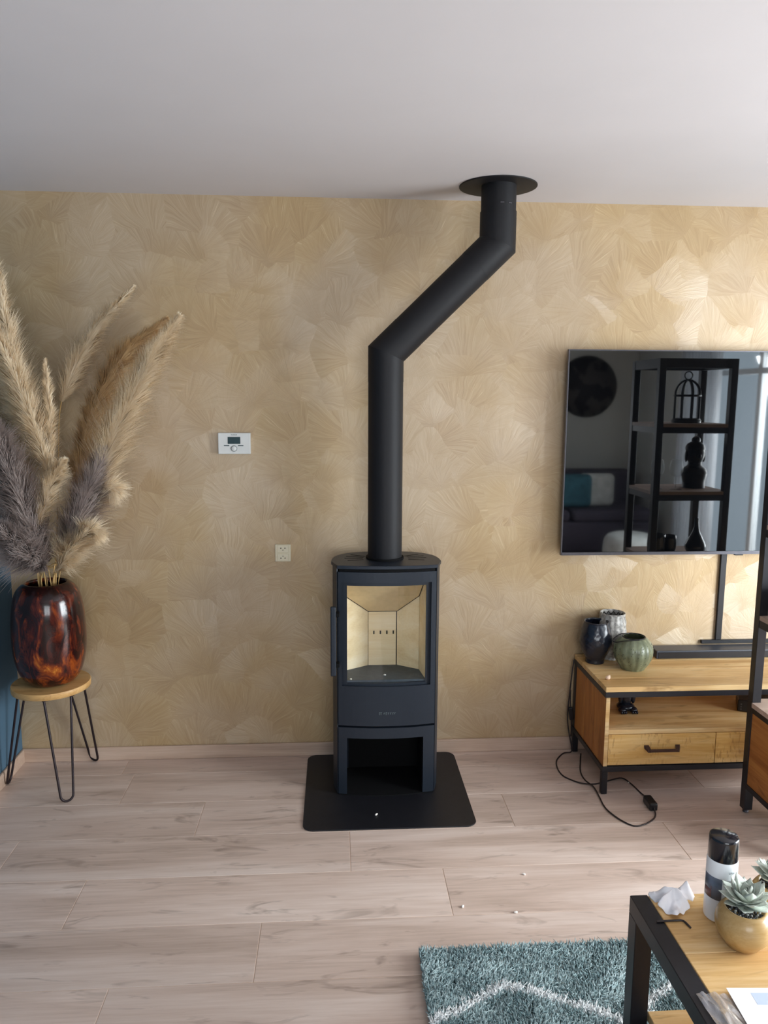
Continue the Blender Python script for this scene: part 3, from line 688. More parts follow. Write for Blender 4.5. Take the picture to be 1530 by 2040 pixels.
gr = smooth_prof([(.045, 0), (.046, .012), (.054, .03), (.064, .09), (.066, .15), (.058, .222)])
def lattice(a, z, i): return 1 + .045 * math.sin(7 * a + z * 70) * math.sin(7 * a - z * 70)
t_ = vase('lantern_vase', 'pale silver lantern vase with lattice relief behind the blue one', 'vase', (1.322, -.075, CT + .001), smooth_prof([(.045, 0), (.046, .012), (.054, .03), (.064, .09), (.066, .15), (.058, .222)], 8), M['grey_ceramic'], 90, lattice, (.0575, .222))
ins = MB()
for k in range(14):   # dark zigzag inside the pale mouth
    a0 = 2 * PI * k / 14; a1_ = 2 * PI * (k + 1) / 14; rr = .0532
    pa = (1.322 + rr * math.cos(a0), -.075 + rr * math.sin(a0), CT + .2); pb = (1.322 + rr * math.cos((a0 + a1_) / 2), -.075 + rr * math.sin((a0 + a1_) / 2), CT + .216); pc = (1.322 + rr * math.cos(a1_), -.075 + rr * math.sin(a1_), CT + .2)
    ins.tube([pa, pb, pc], .0022, 5)
build('zigzag_cutwork', ins, M['black_hole'], t_)
gp = smooth_prof([(.052, 0), (.055, .006), (.074, .035), (.0875, .075), (.082, .115), (.062, .142), (.050, .150)], 5)
def ribs(a, z, i): return 1 + .045 * abs(math.sin(7 * a)) - .02
t_ = vase('lantern_vase', 'round ribbed green lantern pot with dark rim and wire handle', 'vase', (1.372, -.222, CT + .001), gp, M['green_ceramic'], 84, ribs, (.050, .151), M['blacksteel'])
hw = [(1.372 + .052 * math.cos(a), -.222 + .052 * math.sin(a) * 1.0, CT + .15) for a in ()]
c = Vector((1.372, -.222, CT + .152))
pts = [c + Vector((.008, .052, 0)), c + Vector((-.045, .050, -.004)), c + Vector((-.092, .018, -.020)), c + Vector((-.088, -.012, -.022)), c + Vector((-.052, -.044, -.006)), c + Vector((.004, -.054, -.001))]
build('wire_handle', MB().tube(catmull(pts, 6), .0024, 6), M['blacksteel'], t_)
dts = MB()
for k in range(70):
    a = rnd.uniform(PI * .95, PI * 2.05); z = rnd.uniform(.03, .125); r = next(gp[i][0] + (gp[i + 1][0] - gp[i][0]) * (z - gp[i][1]) / max(1e-6, gp[i + 1][1] - gp[i][1]) for i in range(len(gp) - 1) if gp[i][1] <= z <= gp[i + 1][1])
    r *= ribs(a, z, 0); dts.ball((1.372 + r * math.cos(a), -.222 + r * math.sin(a), CT + .001 + z), .0017, 5, 3)
build('pierced_dots', dts, M['black_hole'], t_, kind='stuff')
ch = MB().ball((1.206, -.362, CT + .009), (.012, .010, .009), 8, 6).ball((1.212, -.358, CT + .014), (.007, .007, .006), 7, 5)
tag(build('tea_light_stub', ch, M['chip']), 'small pale pink lump lying on the bench corner', 'lump')
# figurine in the cubby
fg = MB(); c = Vector((1.345, -.245, .2965))
fg.ball(c + Vector((0, .01, .02)), (.042, .04, .02)).ball(c + Vector((0, .012, .07)), (.03, .028, .05)).ball(c + Vector((0, .006, .122)), (.026, .024, .024))
for s_ in (-1, 1):
    fg.ball(c + Vector((s_ * .026, -.018, .014)), (.018, .022, .014)).ball(c + Vector((s_ * .03, 0, .07)), (.011, .013, .034))
    for j in range(3): fg.ball(c + Vector((s_ * .026 + (j - 1) * .010, -.038, .008)), (.0052, .009, .008), 8, 6)
tag(build('figurine', fg, M['blue_ceramic']), 'dark blue glossy seated figurine in the left of the open bench compartment', 'figurine')
mbx = thing('media_player', 'black media box in the open compartment of the bench', 'media box', (1.93, -.2, .2965))
Mx = Matrix.Translation((2.012, -.262, .2965)) @ Matrix.Rotation(math.radians(-26), 4, 'Z')
build('case', MB().box(-.13, .13, -.08, .08, .002, .058, .004, M4=Mx), M['black_plastic'], mbx)
build('front_button', MB().box(-.118, -.112, -.0815, -.079, .034, .040, M4=Mx).box(-.118, -.112, -.0815, -.079, .022, .027, M4=Mx).box(-.118, -.112, -.0815, -.079, .011, .016, M4=Mx), M['tv_bezel'], mbx)

# power cord with inline switch, adapter on the floor
pc = thing('power_cord', 'brown black power cord looping over the floor beside the bench', 'cord', (1.15, -.1, 0))
z = .0035
down = [(1.158, -.030, .47), (1.150, -.034, .40), (1.142, -.036, .30), (1.137, -.034, .20), (1.143, -.036, .12), (1.160, -.045, .03), (1.155, -.05, z)]
flo = [(1.115, -.06, z), (1.062, -.13, z), (1.042, -.21, z), (1.046, -.28, z), (1.075, -.325, z), (1.112, -.360, z + .002), (1.17, -.366, z), (1.24, -.34, z), (1.31, -.32, z), (1.333, -.37, z), (1.345, -.45, z), (1.345, -.50, .012), (1.342, -.53, .018)]
build('cable', MB().tube(catmull(down + flo, 5), .0032, 7), M['cord'], pc)
back = [(1.342, -.60, .018), (1.338, -.63, z), (1.312, -.668, z), (1.262, -.703, z), (1.213, -.712, z), (1.176, -.668, z), (1.150, -.60, z), (1.144, -.55, z), (1.150, -.48, z), (1.150, -.40, z + .006), (1.136, -.33, z), (1.140, -.25, z), (1.175, -.14, z), (1.20, -.07, z)]
build('cable', MB().tube(catmull(back, 5), .0032, 7), M['cord'], pc)
build('adapter', MB().box(1.324, 1.360, -.605, -.525, .001, .036, .008, 2), M['black_plastic'], pc)
build('inline_switch', MB().box(-.010, .010, -.008, .008, -.032, .032, .004, 2, M4=Matrix.Translation((1.152, -.038, .20)) @ Matrix.Rotation(-.12, 4, 'Y')), M['black_plastic'], pc)
build('cable', MB().tube(catmull([(1.146, -.036, .32), (1.147, -.037, .26), (1.150, -.038, .23)], 5), .003, 7), M['cord'], pc)
build('cable', MB().tube(catmull([(1.154, -.038, .168), (1.158, -.037, .13), (1.157, -.036, .08)], 5), .003, 7), M['cord'], pc)

# ------------------------------------------------------------------ tall shelving unit on the right
su = thing('shelving_unit', 'tall black steel shelving unit with wooden drawer box at right', 'shelf unit', (1.93, -.80, 0))
sx0, sx1, sy0, sy1 = 1.715, 2.145, -.985, -.605; P_ = .036; TOP = 1.945
def notched(i):   # board outline with its corners cut out round the posts
    q = P_ + .001; a, b_, c, d = sx0 + i, sx1 - i, sy0 + i, sy1 - i
    return [(sx0 + q, c), (sx1 - q, c), (sx1 - q, sy0 + q), (b_, sy0 + q), (b_, sy1 - q), (sx1 - q, sy1 - q), (sx1 - q, d), (sx0 + q, d), (sx0 + q, sy1 - q), (a, sy1 - q), (a, sy0 + q), (sx0 + q, sy0 + q)]
for xa in (sx0, sx1 - P_):
    for ya in (sy0, sy1 - P_):
        pst = build('post', MB().box(xa, xa + P_, ya, ya + P_, .016, TOP, .001), M['blacksteel'], su)
        build('foot', MB().lathe([(.012, .0006), (.012, .008), (.006, .010), (.006, .017)], (xa + P_ / 2, ya + P_ / 2, 0), 14), M['tv_bezel'], pst)
for zc in (TOP, 1.60, 1.235, .862):
    rail = MB()
    for ya in (sy0, sy1 - P_): rail.box(sx0 + P_, sx1 - P_, ya + .002, ya + P_ - .002, zc - .050, zc - .018)
    for xa in (sx0, sx1 - P_): rail.box(xa + .002, xa + P_ - .002, sy0 + P_, sy1 - P_, zc - .050, zc - .018)
    build('rail', rail, M['blacksteel'], su)
    build('shelf_board', MB().prism(notched(.001), zc - .018, zc), M['blacksteel'] if zc == TOP else M['greywood'], su)
build('box_top', MB().prism(notched(-.003), .472, .492), M['greywood'], su)
for zc in (.448, .112):
    for xa in (sx0, sx1 - P_): build('box_rail', MB().box(xa, xa + P_, sy0 + P_, sy1 - P_, zc, zc + .022), M['blacksteel'], su)
    for ya in (sy0, sy1 - P_): build('box_rail', MB().box(sx0 + P_, sx1 - P_, ya, ya + P_, zc, zc + .022), M['blacksteel'], su)
for xa in (sx0 + .004, sx1 - .022): build('side_panel', MB().box(xa, xa + .018, sy0 + P_, sy1 - P_, .134, .448), M['mango_red'], su)
build('rear_panel', MB().box(sx0 + P_, sx1 - P_, sy1 - .024, sy1 - .006, .134, .448), M['mango_red'], su)
d = build('drawer', MB().box(sx0 + P_ + .002, sx1 - P_ - .002, sy0 + .004, sy0 + .024, .138, .444, .001), M['mango'], su)
build('handle', MB().box(1.86, 2.0, sy0 - .018, sy0 - .010, .285, .297, .002).box(1.86, 1.872, sy0 - .012, sy0 + .005, .285, .297).box(1.988, 2.0, sy0 - .012, sy0 + .005, .285, .297), M['blacksteel'], d)
# on its shelves (seen mirrored in the television)
bc = thing('bird_cage', 'black wire bird cage lantern on the second shelf of the unit', 'bird cage', (1.955, -.78, 1.601))
c = Vector((1.955, -.78, 1.601)); R0 = .068
cg = MB()
for k in range(8):
    a = 2 * PI * k / 8; e = Vector((math.cos(a), math.sin(a), 0)); pts = [c + e * R0 + Vector((0, 0, .015)), c + e * R0 + Vector((0, 0, .15))]
    for j in range(1, 7): q = j / 6 * PI / 2; pts.append(c + e * (R0 * math.cos(q) + .002) + Vector((0, 0, .15 + .085 * math.sin(q))))
    cg.tube(pts, .0058, 6)
build('bars', cg, M['bust'], bc)
build('base', MB().lathe([(.078, 0.0005), (.078, .016), (.070, .018)], c, 32), M['bust'], bc)
for zz in (.15, .02): build('hoop', MB().tube([c + Vector((R0 * math.cos(2 * PI * k / 32), R0 * math.sin(2 * PI * k / 32), zz)) for k in range(32)], .006, 6, True), M['bust'], bc)
build('ring', MB().tube([c + Vector((.022 * math.cos(2 * PI * k / 20), 0, .26 + .022 * math.sin(2 * PI * k / 20))) for k in range(20)], .0035, 6, True), M['bust'], bc)
bu = MB(); c = Vector((2.03, -.80, 1.236))
bu.lathe(smooth_prof([(.062, 0.0005), (.060, .03), (.066, .06), (.070, .085), (.060, .108), (.040, .125), (.036, .145)]), c, 24)
bu.ball(c + Vector((0, 0, .192)), (.050, .056, .066)).ball(c + Vector((0, -.004, .222)), (.053, .056, .040)).ball(c + Vector((0, 0, .268)), (.024, .024, .022)).ball(c + Vector((0, .054, .183)), (.01, .014, .014), 8, 6)
for s_ in (-1, 1): bu.ball(c + Vector((s_ * .051, 0, .178)), (.008, .013, .034), 8, 6)
tag(build('head_bust', bu, M['bust']), 'dark stone head bust with a topknot on the third shelf', 'bust')
for k, (xx, yy) in enumerate(((1.79, -.74), (1.885, -.71))):
    t = thing('wine_glass', ('clear wine glass nearest the shelf post', 'clear wine glass beside the head bust')[k], 'wine glass', (xx, yy, 1.2355), 'wine glasses on the third shelf')
    build('bowl', MB().lathe(smooth_prof([(.004, .07), (.024, .078), (.036, .105), (.034, .14), (.028, .165)]), (xx, yy, 1.2355), 24), M['wineglass'], t)
    build('stem', MB().lathe([(.034, 0.0005), (.030, .003), (.005, .008), (.0035, .02), (.004, .07)], (xx, yy, 1.2355), 20), M['wineglass'], t)
vp = smooth_prof([(.03, 0.0005), (.05, .02), (.056, .05), (.04, .09), (.02, .13), (.012, .17), (.011, .205)])
vase('bottle_vase', 'dark glossy bottle vase with a thin neck on the fourth shelf', 'vase', (2.035, -.74, .863), vp, M['can_black'], 28)
for k, (xx, yy, r, h_) in enumerate(((1.80, -.72, .05, .12), (1.885, -.74, .036, .11))):
    vase('beaker_vase', ('dark wide pot on the fourth shelf', 'dark slim beaker on the fourth shelf')[k], 'vase', (xx, yy, .863), smooth_prof([(r * .8, 0.0005), (r, h_ * .4), (r * .95, h_)]), M['can_black'], 26)

# ------------------------------------------------------------------ stool, amber vase, pampas grass
sc0 = Vector((-1.262, -.207, .475))
sl = thing('side_stool', 'round wooden stool on black hairpin legs by the blue wall', 'stool', (sc0.x, sc0.y, 0))
build('seat', MB().lathe([(.155, -.030), (.164, -.026), (.166, -.006), (.163, 0)], sc0, 56), M['stool_wood'], sl)
for ang in (-60, 60, 183):
    a = math.radians(ang); e = Vector((math.cos(a), math.sin(a), 0)); tn = Vector((-e.y, e.x, 0))
    top_c = Vector((sc0.x, sc0.y, .4449)) + e * .125; bot = Vector((sc0.x, sc0.y, .0065)) + e * (.212 if ang != 183 else .205)
    pts = [top_c + tn * .055]
    for k in range(9):
        q = -PI / 2 + PI * k / 8; pts.append(bot + Vector((0, 0, .026)) + tn * (-.026 * math.sin(q)) + (top_c - bot).normalized() * (-.026 * math.cos(q)))
    pts.append(top_c - tn * .055)
    lgm = build('leg', MB().tube(pts, .0052, 8), M['hairpin'], sl)
    build('mounting_plate', MB().box(-.02, .02, -.065, .065, -.0025, .0005, M4=Matrix.Translation(top_c) @ Matrix.Rotation(a, 4, 'Z')), M['hairpin'], lgm)
vc = Vector((-1.258, -.207, .4755))
vprof = smooth_prof([(.065, 0), (.098, .010), (.130, .055), (.150, .14), (.153, .235), (.147, .335), (.132, .405), (.108, .440), (.088, .452), (.082, .448)])
vz = thing('glass_vase', 'large barrel shaped brown tortoiseshell glass vase on the stool', 'vase', vc)
mb = MB().lathe([(.001, 0.0005)] + vprof + [(.078, .44), (.10, .425), (.125, .395), (.14, .32), (.145, .235), (.12, .06), (.002, .02)], vc, 56)
build('body', mb, M['tortoise'], vz)

PL = [
    ('cream', .101, [(-1.234, -0.260, 1.435), (-1.265, -0.300, 1.665), (-1.287, -0.360, 1.942), (-1.300, -0.420, 2.275)], 'tall cream pampas plume nearest the blue wall, cut by the frame'),
    ('cream', .097, [(-1.189, -0.280, 1.373), (-1.215, -0.330, 1.584), (-1.257, -0.420, 1.822), (-1.302, -0.500, 2.042)], 'broad cream pampas plume leaning left in front of the tallest one'),
    ('cream', .046, [(-1.170, -0.300, 1.438), (-1.162, -0.320, 1.666), (-1.165, -0.320, 1.882)], 'narrow upright cream pampas plume with a sharp tip'),
    ('cream', .074, [(-1.153, -0.200, 1.706), (-1.095, -0.180, 1.842), (-0.998, -0.160, 2.021), (-0.844, -0.140, 2.195)], 'slim cream pampas plume arching right, highest of the right side'),
    ('cream', .118, [(-1.053, -0.240, 1.261), (-0.930, -0.260, 1.540), (-0.790, -0.280, 1.810), (-0.625, -0.300, 2.057)], 'long cream pampas plume reaching furthest right toward the thermostat'),
    ('tan', .088, [(-1.099, -0.120, 1.532), (-1.008, -0.100, 1.749), (-0.896, -0.090, 1.922), (-0.721, -0.080, 2.064)], 'tan feathery pampas plume just behind the longest right one'),
    ('tan', .095, [(-1.137, -0.140, 1.292), (-1.094, -0.120, 1.488), (-1.046, -0.120, 1.727)], 'short brownish pampas plume in the middle of the bunch'),
    ('grey', .108, [(-1.156, -0.280, 1.052), (-1.055, -0.300, 1.270), (-0.960, -0.300, 1.522)], 'mauve grey pampas plume right of the centre'),
    ('cream', .070, [(-1.221, -0.360, 1.195), (-1.158, -0.370, 1.352), (-1.092, -0.380, 1.476)], 'small pinkish cream plume with a blunt tip in front of the bunch'),
    ('cream', .100, [(-1.184, -0.220, 1.017), (-1.081, -0.230, 1.195), (-0.975, -0.250, 1.338), (-0.935, -0.260, 1.315)], 'drooping cream plume low on the right'),
    ('cream', .092, [(-1.180, -0.300, 0.990), (-1.106, -0.330, 1.083), (-1.020, -0.350, 1.172), (-0.975, -0.360, 1.165)], 'lowest cream plume hanging over the vase rim on the right'),
    ('grey', .128, [(-1.220, -0.300, 1.03), (-1.260, -0.360, 1.217), (-1.287, -0.450, 1.451), (-1.307, -0.550, 1.650)], 'large mauve grey plume on the left in front of the cream ones'),
    ('grey', .112, [(-1.218, -0.320, 1.01), (-1.263, -0.420, 1.103), (-1.311, -0.520, 1.233)], 'low mauve grey plume overhanging the vase on the left'),
    ('tan', .073, [(-1.284, -0.200, 1.322), (-1.346, -0.220, 1.537), (-1.371, -0.260, 1.766)], 'thin yellowish plume against the blue wall'),
]
def plume(kind, wid, axis, label, seed):
    rg_ = random.Random(seed)
    t = thing('pampas_stem', label, 'pampas grass', (vc.x, vc.y, .90), 'pampas grass in the tortoiseshell vase')
    ax = catmull(axis, 10); n = len(ax)
    mouth = Vector((vc.x, vc.y, .928)) + Vector((rg_.uniform(-.045, .045), rg_.uniform(-.045, .045), 0)); low = Vector((vc.x, vc.y, .56)) + Vector((rg_.uniform(-.06, .06), rg_.uniform(-.06, .06), 0))
    sp = catmull([low, mouth, mouth.lerp(ax[0], .5) + Vector((0, 0, .02)), ax[0], ax[n // 2]], 6)
    build('stalk', MB().tube(sp, .0024, 6), M['stem'], t)
    mb = MB(); tint = []
    seglen = sum((ax[i + 1] - ax[i]).length for i in range(n - 1))
    count = int(8200 * seglen / .8 * (wid / .08) ** .8) + 1200
    if kind == 'grey': count = int(count * 1.25)
    per = 22 if kind == 'grey' else 30
    for lock in range(count // per):
        u0 = rg_.random() ** .9 * .985
        rv0 = Vector((rg_.gauss(0, 1), rg_.gauss(0, 1), rg_.gauss(0, 1))); fwd, out = rg_.uniform(.55, 1.25), rg_.uniform(.25, 1.05)
        lk = rg_.uniform(.75, 1.65); lt = rg_.uniform(-.22, .22); dr0 = rg_.uniform(.1, .9)
        wob0 = Vector((rg_.gauss(0, 1), rg_.gauss(0, 1), rg_.gauss(0, 1))) * (.30 if kind == 'grey' else .12)
        for _ in range(per):
            u = min(.99, max(0, u0 + rg_.gauss(0, .018))); i = min(int(u * (n - 1)), n - 2); f = u * (n - 1) - i
            p = ax[i].lerp(ax[i + 1], f); T = (ax[i + 1] - ax[i]).normalized()
            rv = rv0 + Vector((rg_.gauss(0, 1), rg_.gauss(0, 1), rg_.gauss(0, 1))) * .28; side = (rv - T * rv.dot(T)).normalized()
            env = min(1, (u + .04) * 4.5) ** .7 * (1 - u ** 1.9) ** .9 + .11
            ln = wid * env * lk * rg_.uniform(.6, 1.15)
            d = (T * fwd * rg_.uniform(.85, 1.15) + side * out * rg_.uniform(.7, 1.3)).normalized()
            droop = Vector((0, 0, -1)) * dr0 + T * .15
            wdt = rg_.uniform(.0008, .0014) * (1.5 if kind == 'grey' else 1.25)
            segs = 4; pr = p + side * wid * .10 * rg_.random(); pv = []; dd = d.copy(); tt = min(.8, max(0, .35 + lt + .25 * rg_.random()))
            wv = T.cross(dd); wv = wv.normalized() if wv.length > 1e-3 else Vector((1, 0, 0))
            wob_ = wob0 + Vector((rg_.gauss(0, 1), rg_.gauss(0, 1), rg_.gauss(0, 1))) * (.2 if kind == 'grey' else .08)
            for k in range(segs + 1):
                wk = wdt * (1 - k / segs) + .00020
                pv.append((pr - wv * wk, pr + wv * wk))
                dd = (dd + droop * .20 + wob_ * (.8 if k % 2 else -.5) * .6).normalized(); pr = pr + dd * ln / segs
                pr.x = max(pr.x, XL + .012); pr.y = min(pr.y, -.012)
            vs = [q for a_ in pv for q in a_]; base = len(mb.v)
            mb.v.extend(tuple(q) for q in vs)
            for k in range(segs): mb.f.append((base + 2 * k, base + 2 * k + 1, base + 2 * k + 3, base + 2 * k + 2)); mb.sm.append(True)
            for k in range(segs + 1): tint += [min(1, tt + .35 * k / segs)] * 2
    mb.tint = tint
    build('plume', mb, M[kind + '_grass'], t, kind='stuff', fix=False)
for k, a in enumerate(PL): plume(a[0], a[1], a[2], a[3], 100 + k)

# ------------------------------------------------------------------ rug
rg = thing('shag_rug', 'teal shaggy rug with white wavy lines on the wooden floor', 'rug', (1.2, -2.1, 0))
rx0, rx1, ry0, ry1 = .255, 2.0, -2.75, -1.392
build('backing', MB().box(rx0 + .004, rx1 - .004, ry0, ry1 - .004, .0005, .012), M['rug_base'], rg)
wl = [(.05, -1.76), (.245, -1.680), (.32, -1.650), (.414, -1.600), (.481, -1.560), (.552, -1.576), (.616, -1.612), (.692, -1.647), (.79, -1.705), (.84, -1.690), (.90, -1.637), (.983, -1.585), (1.06, -1.59), (1.2, -1.66), (1.33, -1.72), (1.5, -1.6), (1.65, -1.62), (2.05, -1.75)]
def wy(x):
    for (xa, ya), (xb, yb) in zip(wl, wl[1:]):
        if xa <= x <= xb: return ya + (yb - ya) * (x - xa) / (xb - xa)
    return -9
def pile(dens_list):
    mt, mw = MB(), MB(); mt.tint, mw.tint = [], []
    r_ = random.Random(5)
    for (xa, xb, ya, yb, dens) in dens_list:
        for _ in range(int((xb - xa) * (yb - ya) * dens)):
            x, y = r_.uniform(xa, xb), r_.uniform(ya, yb)
            yy = wy(x); dz = min(abs(y - yy), abs(y - (-3.6 - yy) - .0) if y < -1.8 else 9, )
            wh = dz + r_.gauss(0, .004) < .0155
            mb = mw if wh else mt
            h_ = r_.uniform(.018, .030) * (1.08 if wh else 1); a = r_.uniform(0, 2 * PI); lean = r_.uniform(.1, .75)
            n1 = noise.noise(Vector((x * 9, y * 9, 0)))
            lx, ly = math.cos(a) * lean + n1 * .5, math.sin(a) * lean + .15
            b0 = len(mb.v); rr = r_.uniform(.0016, .0026)
            for k, (s1, zz, w_) in enumerate(((0, .010, 1.0), (.5, .010 + h_ * .62, 1.25))):
                for j in range(3):
                    q = a + 2.0944 * j; mb.v.append((x + lx * h_ * s1 * .6 + math.cos(q) * rr * w_, y + ly * h_ * s1 * .6 + math.sin(q) * rr * w_, zz))
            mb.v.append((x + lx * h_ * .95, y + ly * h_ * .95, .010 + h_ * (1 - .25 * lean)))
            for j in range(3):
                mb.f.append((b0 + j, b0 + (j + 1) % 3, b0 + 3 + (j + 1) % 3, b0 + 3 + j)); mb.f.append((b0 + 3 + j, b0 + 3 + (j + 1) % 3, b0 + 6)); mb.sm += [True, True]
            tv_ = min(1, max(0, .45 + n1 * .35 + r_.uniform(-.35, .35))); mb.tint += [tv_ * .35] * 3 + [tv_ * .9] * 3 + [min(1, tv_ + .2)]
    return mt, mw
mt, mw = pile([(rx0, 1.15, -1.85, ry1, 62000), (1.15, rx1, -1.85, ry1, 24000), (rx0, rx1, ry0, -1.85, 9000)])
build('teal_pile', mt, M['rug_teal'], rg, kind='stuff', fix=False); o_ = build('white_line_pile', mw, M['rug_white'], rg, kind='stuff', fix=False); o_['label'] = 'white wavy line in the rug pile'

# ------------------------------------------------------------------ coffee table and the things on it
TZ = .48
ct = thing('coffee_table', 'mango wood coffee table with black steel frame at lower right', 'coffee table', (1.1, -2.25, 0))
tx0, tx1, ty0, ty1 = .743, 1.50, -2.85, -1.806; Pt = .045
for xa in (tx0, tx1 - Pt):
    build('top_rail', MB().box(xa, xa + Pt, ty0, ty1, TZ - Pt, TZ, .0015), M['blacksteel'], ct)
    for ya in (ty0, ty1 - Pt): build('leg', MB().box(xa, xa + Pt, ya, ya + Pt, .0305, TZ - Pt, .0015), M['blacksteel'], ct)
    build('lower_rail', MB().box(xa, xa + Pt, ty0 + Pt, ty1 - Pt, .12, .15, .0015), M['blacksteel'], ct)
nb = 5; bwid = (ty1 - ty0 - .004) / nb
for k in range(nb):
    ya = ty0 + .002 + k * bwid
    build('top_board', MB().box(tx0 + Pt + .0015, tx1 - Pt - .0015, ya + .0003, ya + bwid - .0003, TZ - .032, TZ - .0005, .0015), M['mango'], ct)
for k in range(4):
    ya = ty0 + .03 + k * .246
    build('shelf_board', MB().box(tx0 + .050, tx1 - .050, ya + .0003, ya + .2457, .150, .175, .0015), M['mango'], ct)
# crumpled tissue
def tissue():
    mb = MB(); n, m = 26, 56; c = Vector((.834, -1.848, TZ)); vs = []; fs = []
    for i in range(n + 1):
        u = i / n
        for k in range(m):
            a = 2 * PI * k / m
            rad = .050 * (1 + .16 * math.sin(3 * a + 1) + .12 * math.sin(7 * a + 2) + .07 * math.sin(13 * a)) * u ** .85
            x, y = rad * math.cos(a) * .92, rad * math.sin(a) * .9
            q = Vector((x * 22, y * 22, 3.1)); rid = 1 - abs(noise.noise(q)) * 2; rid2 = 1 - abs(noise.noise(q * 2.3 + Vector((5, 1, 0)))) * 2
            hgt = (.040 * (1 - u ** 1.5) + .014 * u * (1 + math.sin(6 * a)) * .5) * (.45 + .55 * rid) + .006 * rid2 * (1 - .5 * u)
            hgt += .030 * math.exp(-((x - .035) ** 2 + (y + .0) ** 2) / .0005)
            vs.append((c.x + x, c.y + y, c.z + max(.0022, hgt)))
    for i in range(n):
        for k in range(m): fs.append((i * m + k, i * m + (k + 1) % m, (i + 1) * m + (k + 1) % m, (i + 1) * m + k))
    mb.add(vs, fs, True); return mb
o_ = build('crumpled_tissue', tissue(), M['tissue'], fix=False); tag(o_, 'crumpled white paper tissue at the far corner of the coffee table', 'tissue')
md = o_.modifiers.new('thickness', 'SOLIDIFY'); md.thickness = .0008; md.offset = 1
# spray can
cx_, cy_ = .930, -1.893
can = thing('spray_can', 'white aerosol can with glossy black cap on the coffee table', 'spray can', (cx_, cy_, TZ))
cr = .0355
build('body', MB().lathe([(cr * .86, .0005), (cr * .97, .002), (cr, .006), (cr * .985, .012), (cr, .016), (cr, .150), (cr * .97, .156), (cr * .93, .160)], (cx_, cy_, TZ), 48), M['can_white'], can)
build('cap', MB().lathe([(cr * .94, .152), (cr * .97, .155), (cr * .955, .205), (cr * .93, .211), (cr * .86, .2125), (0, .2125)], (cx_, cy_, TZ), 48), M['can_black'], can)
def wrap(mb, a0, a1_, z0, z1, r, n=8, skew=0):
    vs = []; fs = []
    for i in range(n + 1):
        a = math.radians(a0 + (a1_ - a0) * i / n); zz = skew * i / n
        for rr in (r, r + .0005):
            for zc in (z0 + zz, z1 + zz): vs.append((cx_ + rr * math.cos(a), cy_ + rr * math.sin(a), TZ + zc))
    for i in range(n):
        p, q = i * 4, (i + 1) * 4; fs += [(p + 2, p + 3, q + 3, q + 2), (p + 1, p, q, q + 1), (p + 3, p + 1, q + 1, q + 3), (p, p + 2, q + 2, q)]
    mb.add(vs, fs, True); return mb
pic = build('label_picture', wrap(MB(), 168, 246, .060, .116, cr), M['label_grey'], can)
build('picture_shape', wrap(wrap(MB(), 172, 205, .062, .082, cr + .0004), 205, 208, .062, .090, cr + .0004), M['label_red'], can)
tx = MB()
for z_, a0, a1_ in ((.132, 268, 274), (.132, 278, 290), (.114, 264, 286), (.108, 264, 289), (.100, 263, 284), (.094, 263, 290), (.088, 263, 281), (.082, 263, 287), (.076, 263, 280), (.070, 263, 284)): wrap(tx, a0, a1_, z_, z_ + (.005 if z_ > .13 else .0022), cr, 4)
build('label_text_lines', tx, M['text_grey'], can)
# hex key
hk = MB().tube([(.768, -1.910, TZ + .0028), (.806, -1.909, TZ + .0028), (.829, -1.909, TZ + .0028), (.834, -1.912, TZ + .0028), (.8365, -1.918, TZ + .0028), (.840, -1.936, TZ + .0028)], .0026, 6)
tag(build('hex_key', hk, M['cord']), 'dark L shaped hex key lying across the table edge', 'hex key')

# succulents in golden ball pots
def leaf_mesh():
    bm_v = []; n = 8; fs = []
    for i in range(n + 1):
        u = i / n; wd = .30 * (math.sin(PI * min(1, u * .80 + .12)) ** .8) * (1 - u ** 5) + .004; zc = .05 * u + .20 * u * u; thk = .055 * (1 - u) ** .6 + .006
        bm_v += [(u, -wd, zc + .06 * wd / .3), (u, 0, zc - thk * .3 + .0), (u, wd, zc + .06 * wd / .3), (u, 0, zc - thk)]
    for i in range(n):
        a, b_ = i * 4, (i + 1) * 4
        for k in range(4): fs.append((a + k, a + (k + 1) % 4, b_ + (k + 1) % 4, b_ + k))
    fs += [(3, 2, 1, 0), (n * 4, n * 4 + 1, n * 4 + 2, n * 4 + 3)]
    me = bpy.data.meshes.new('leaf'); me.from_pydata(bm_v, [], fs); me.polygons.foreach_set('use_smooth', [True] * len(fs)); me.materials.append(M['leaf']); me.update()
    return me
LEAF = leaf_mesh()
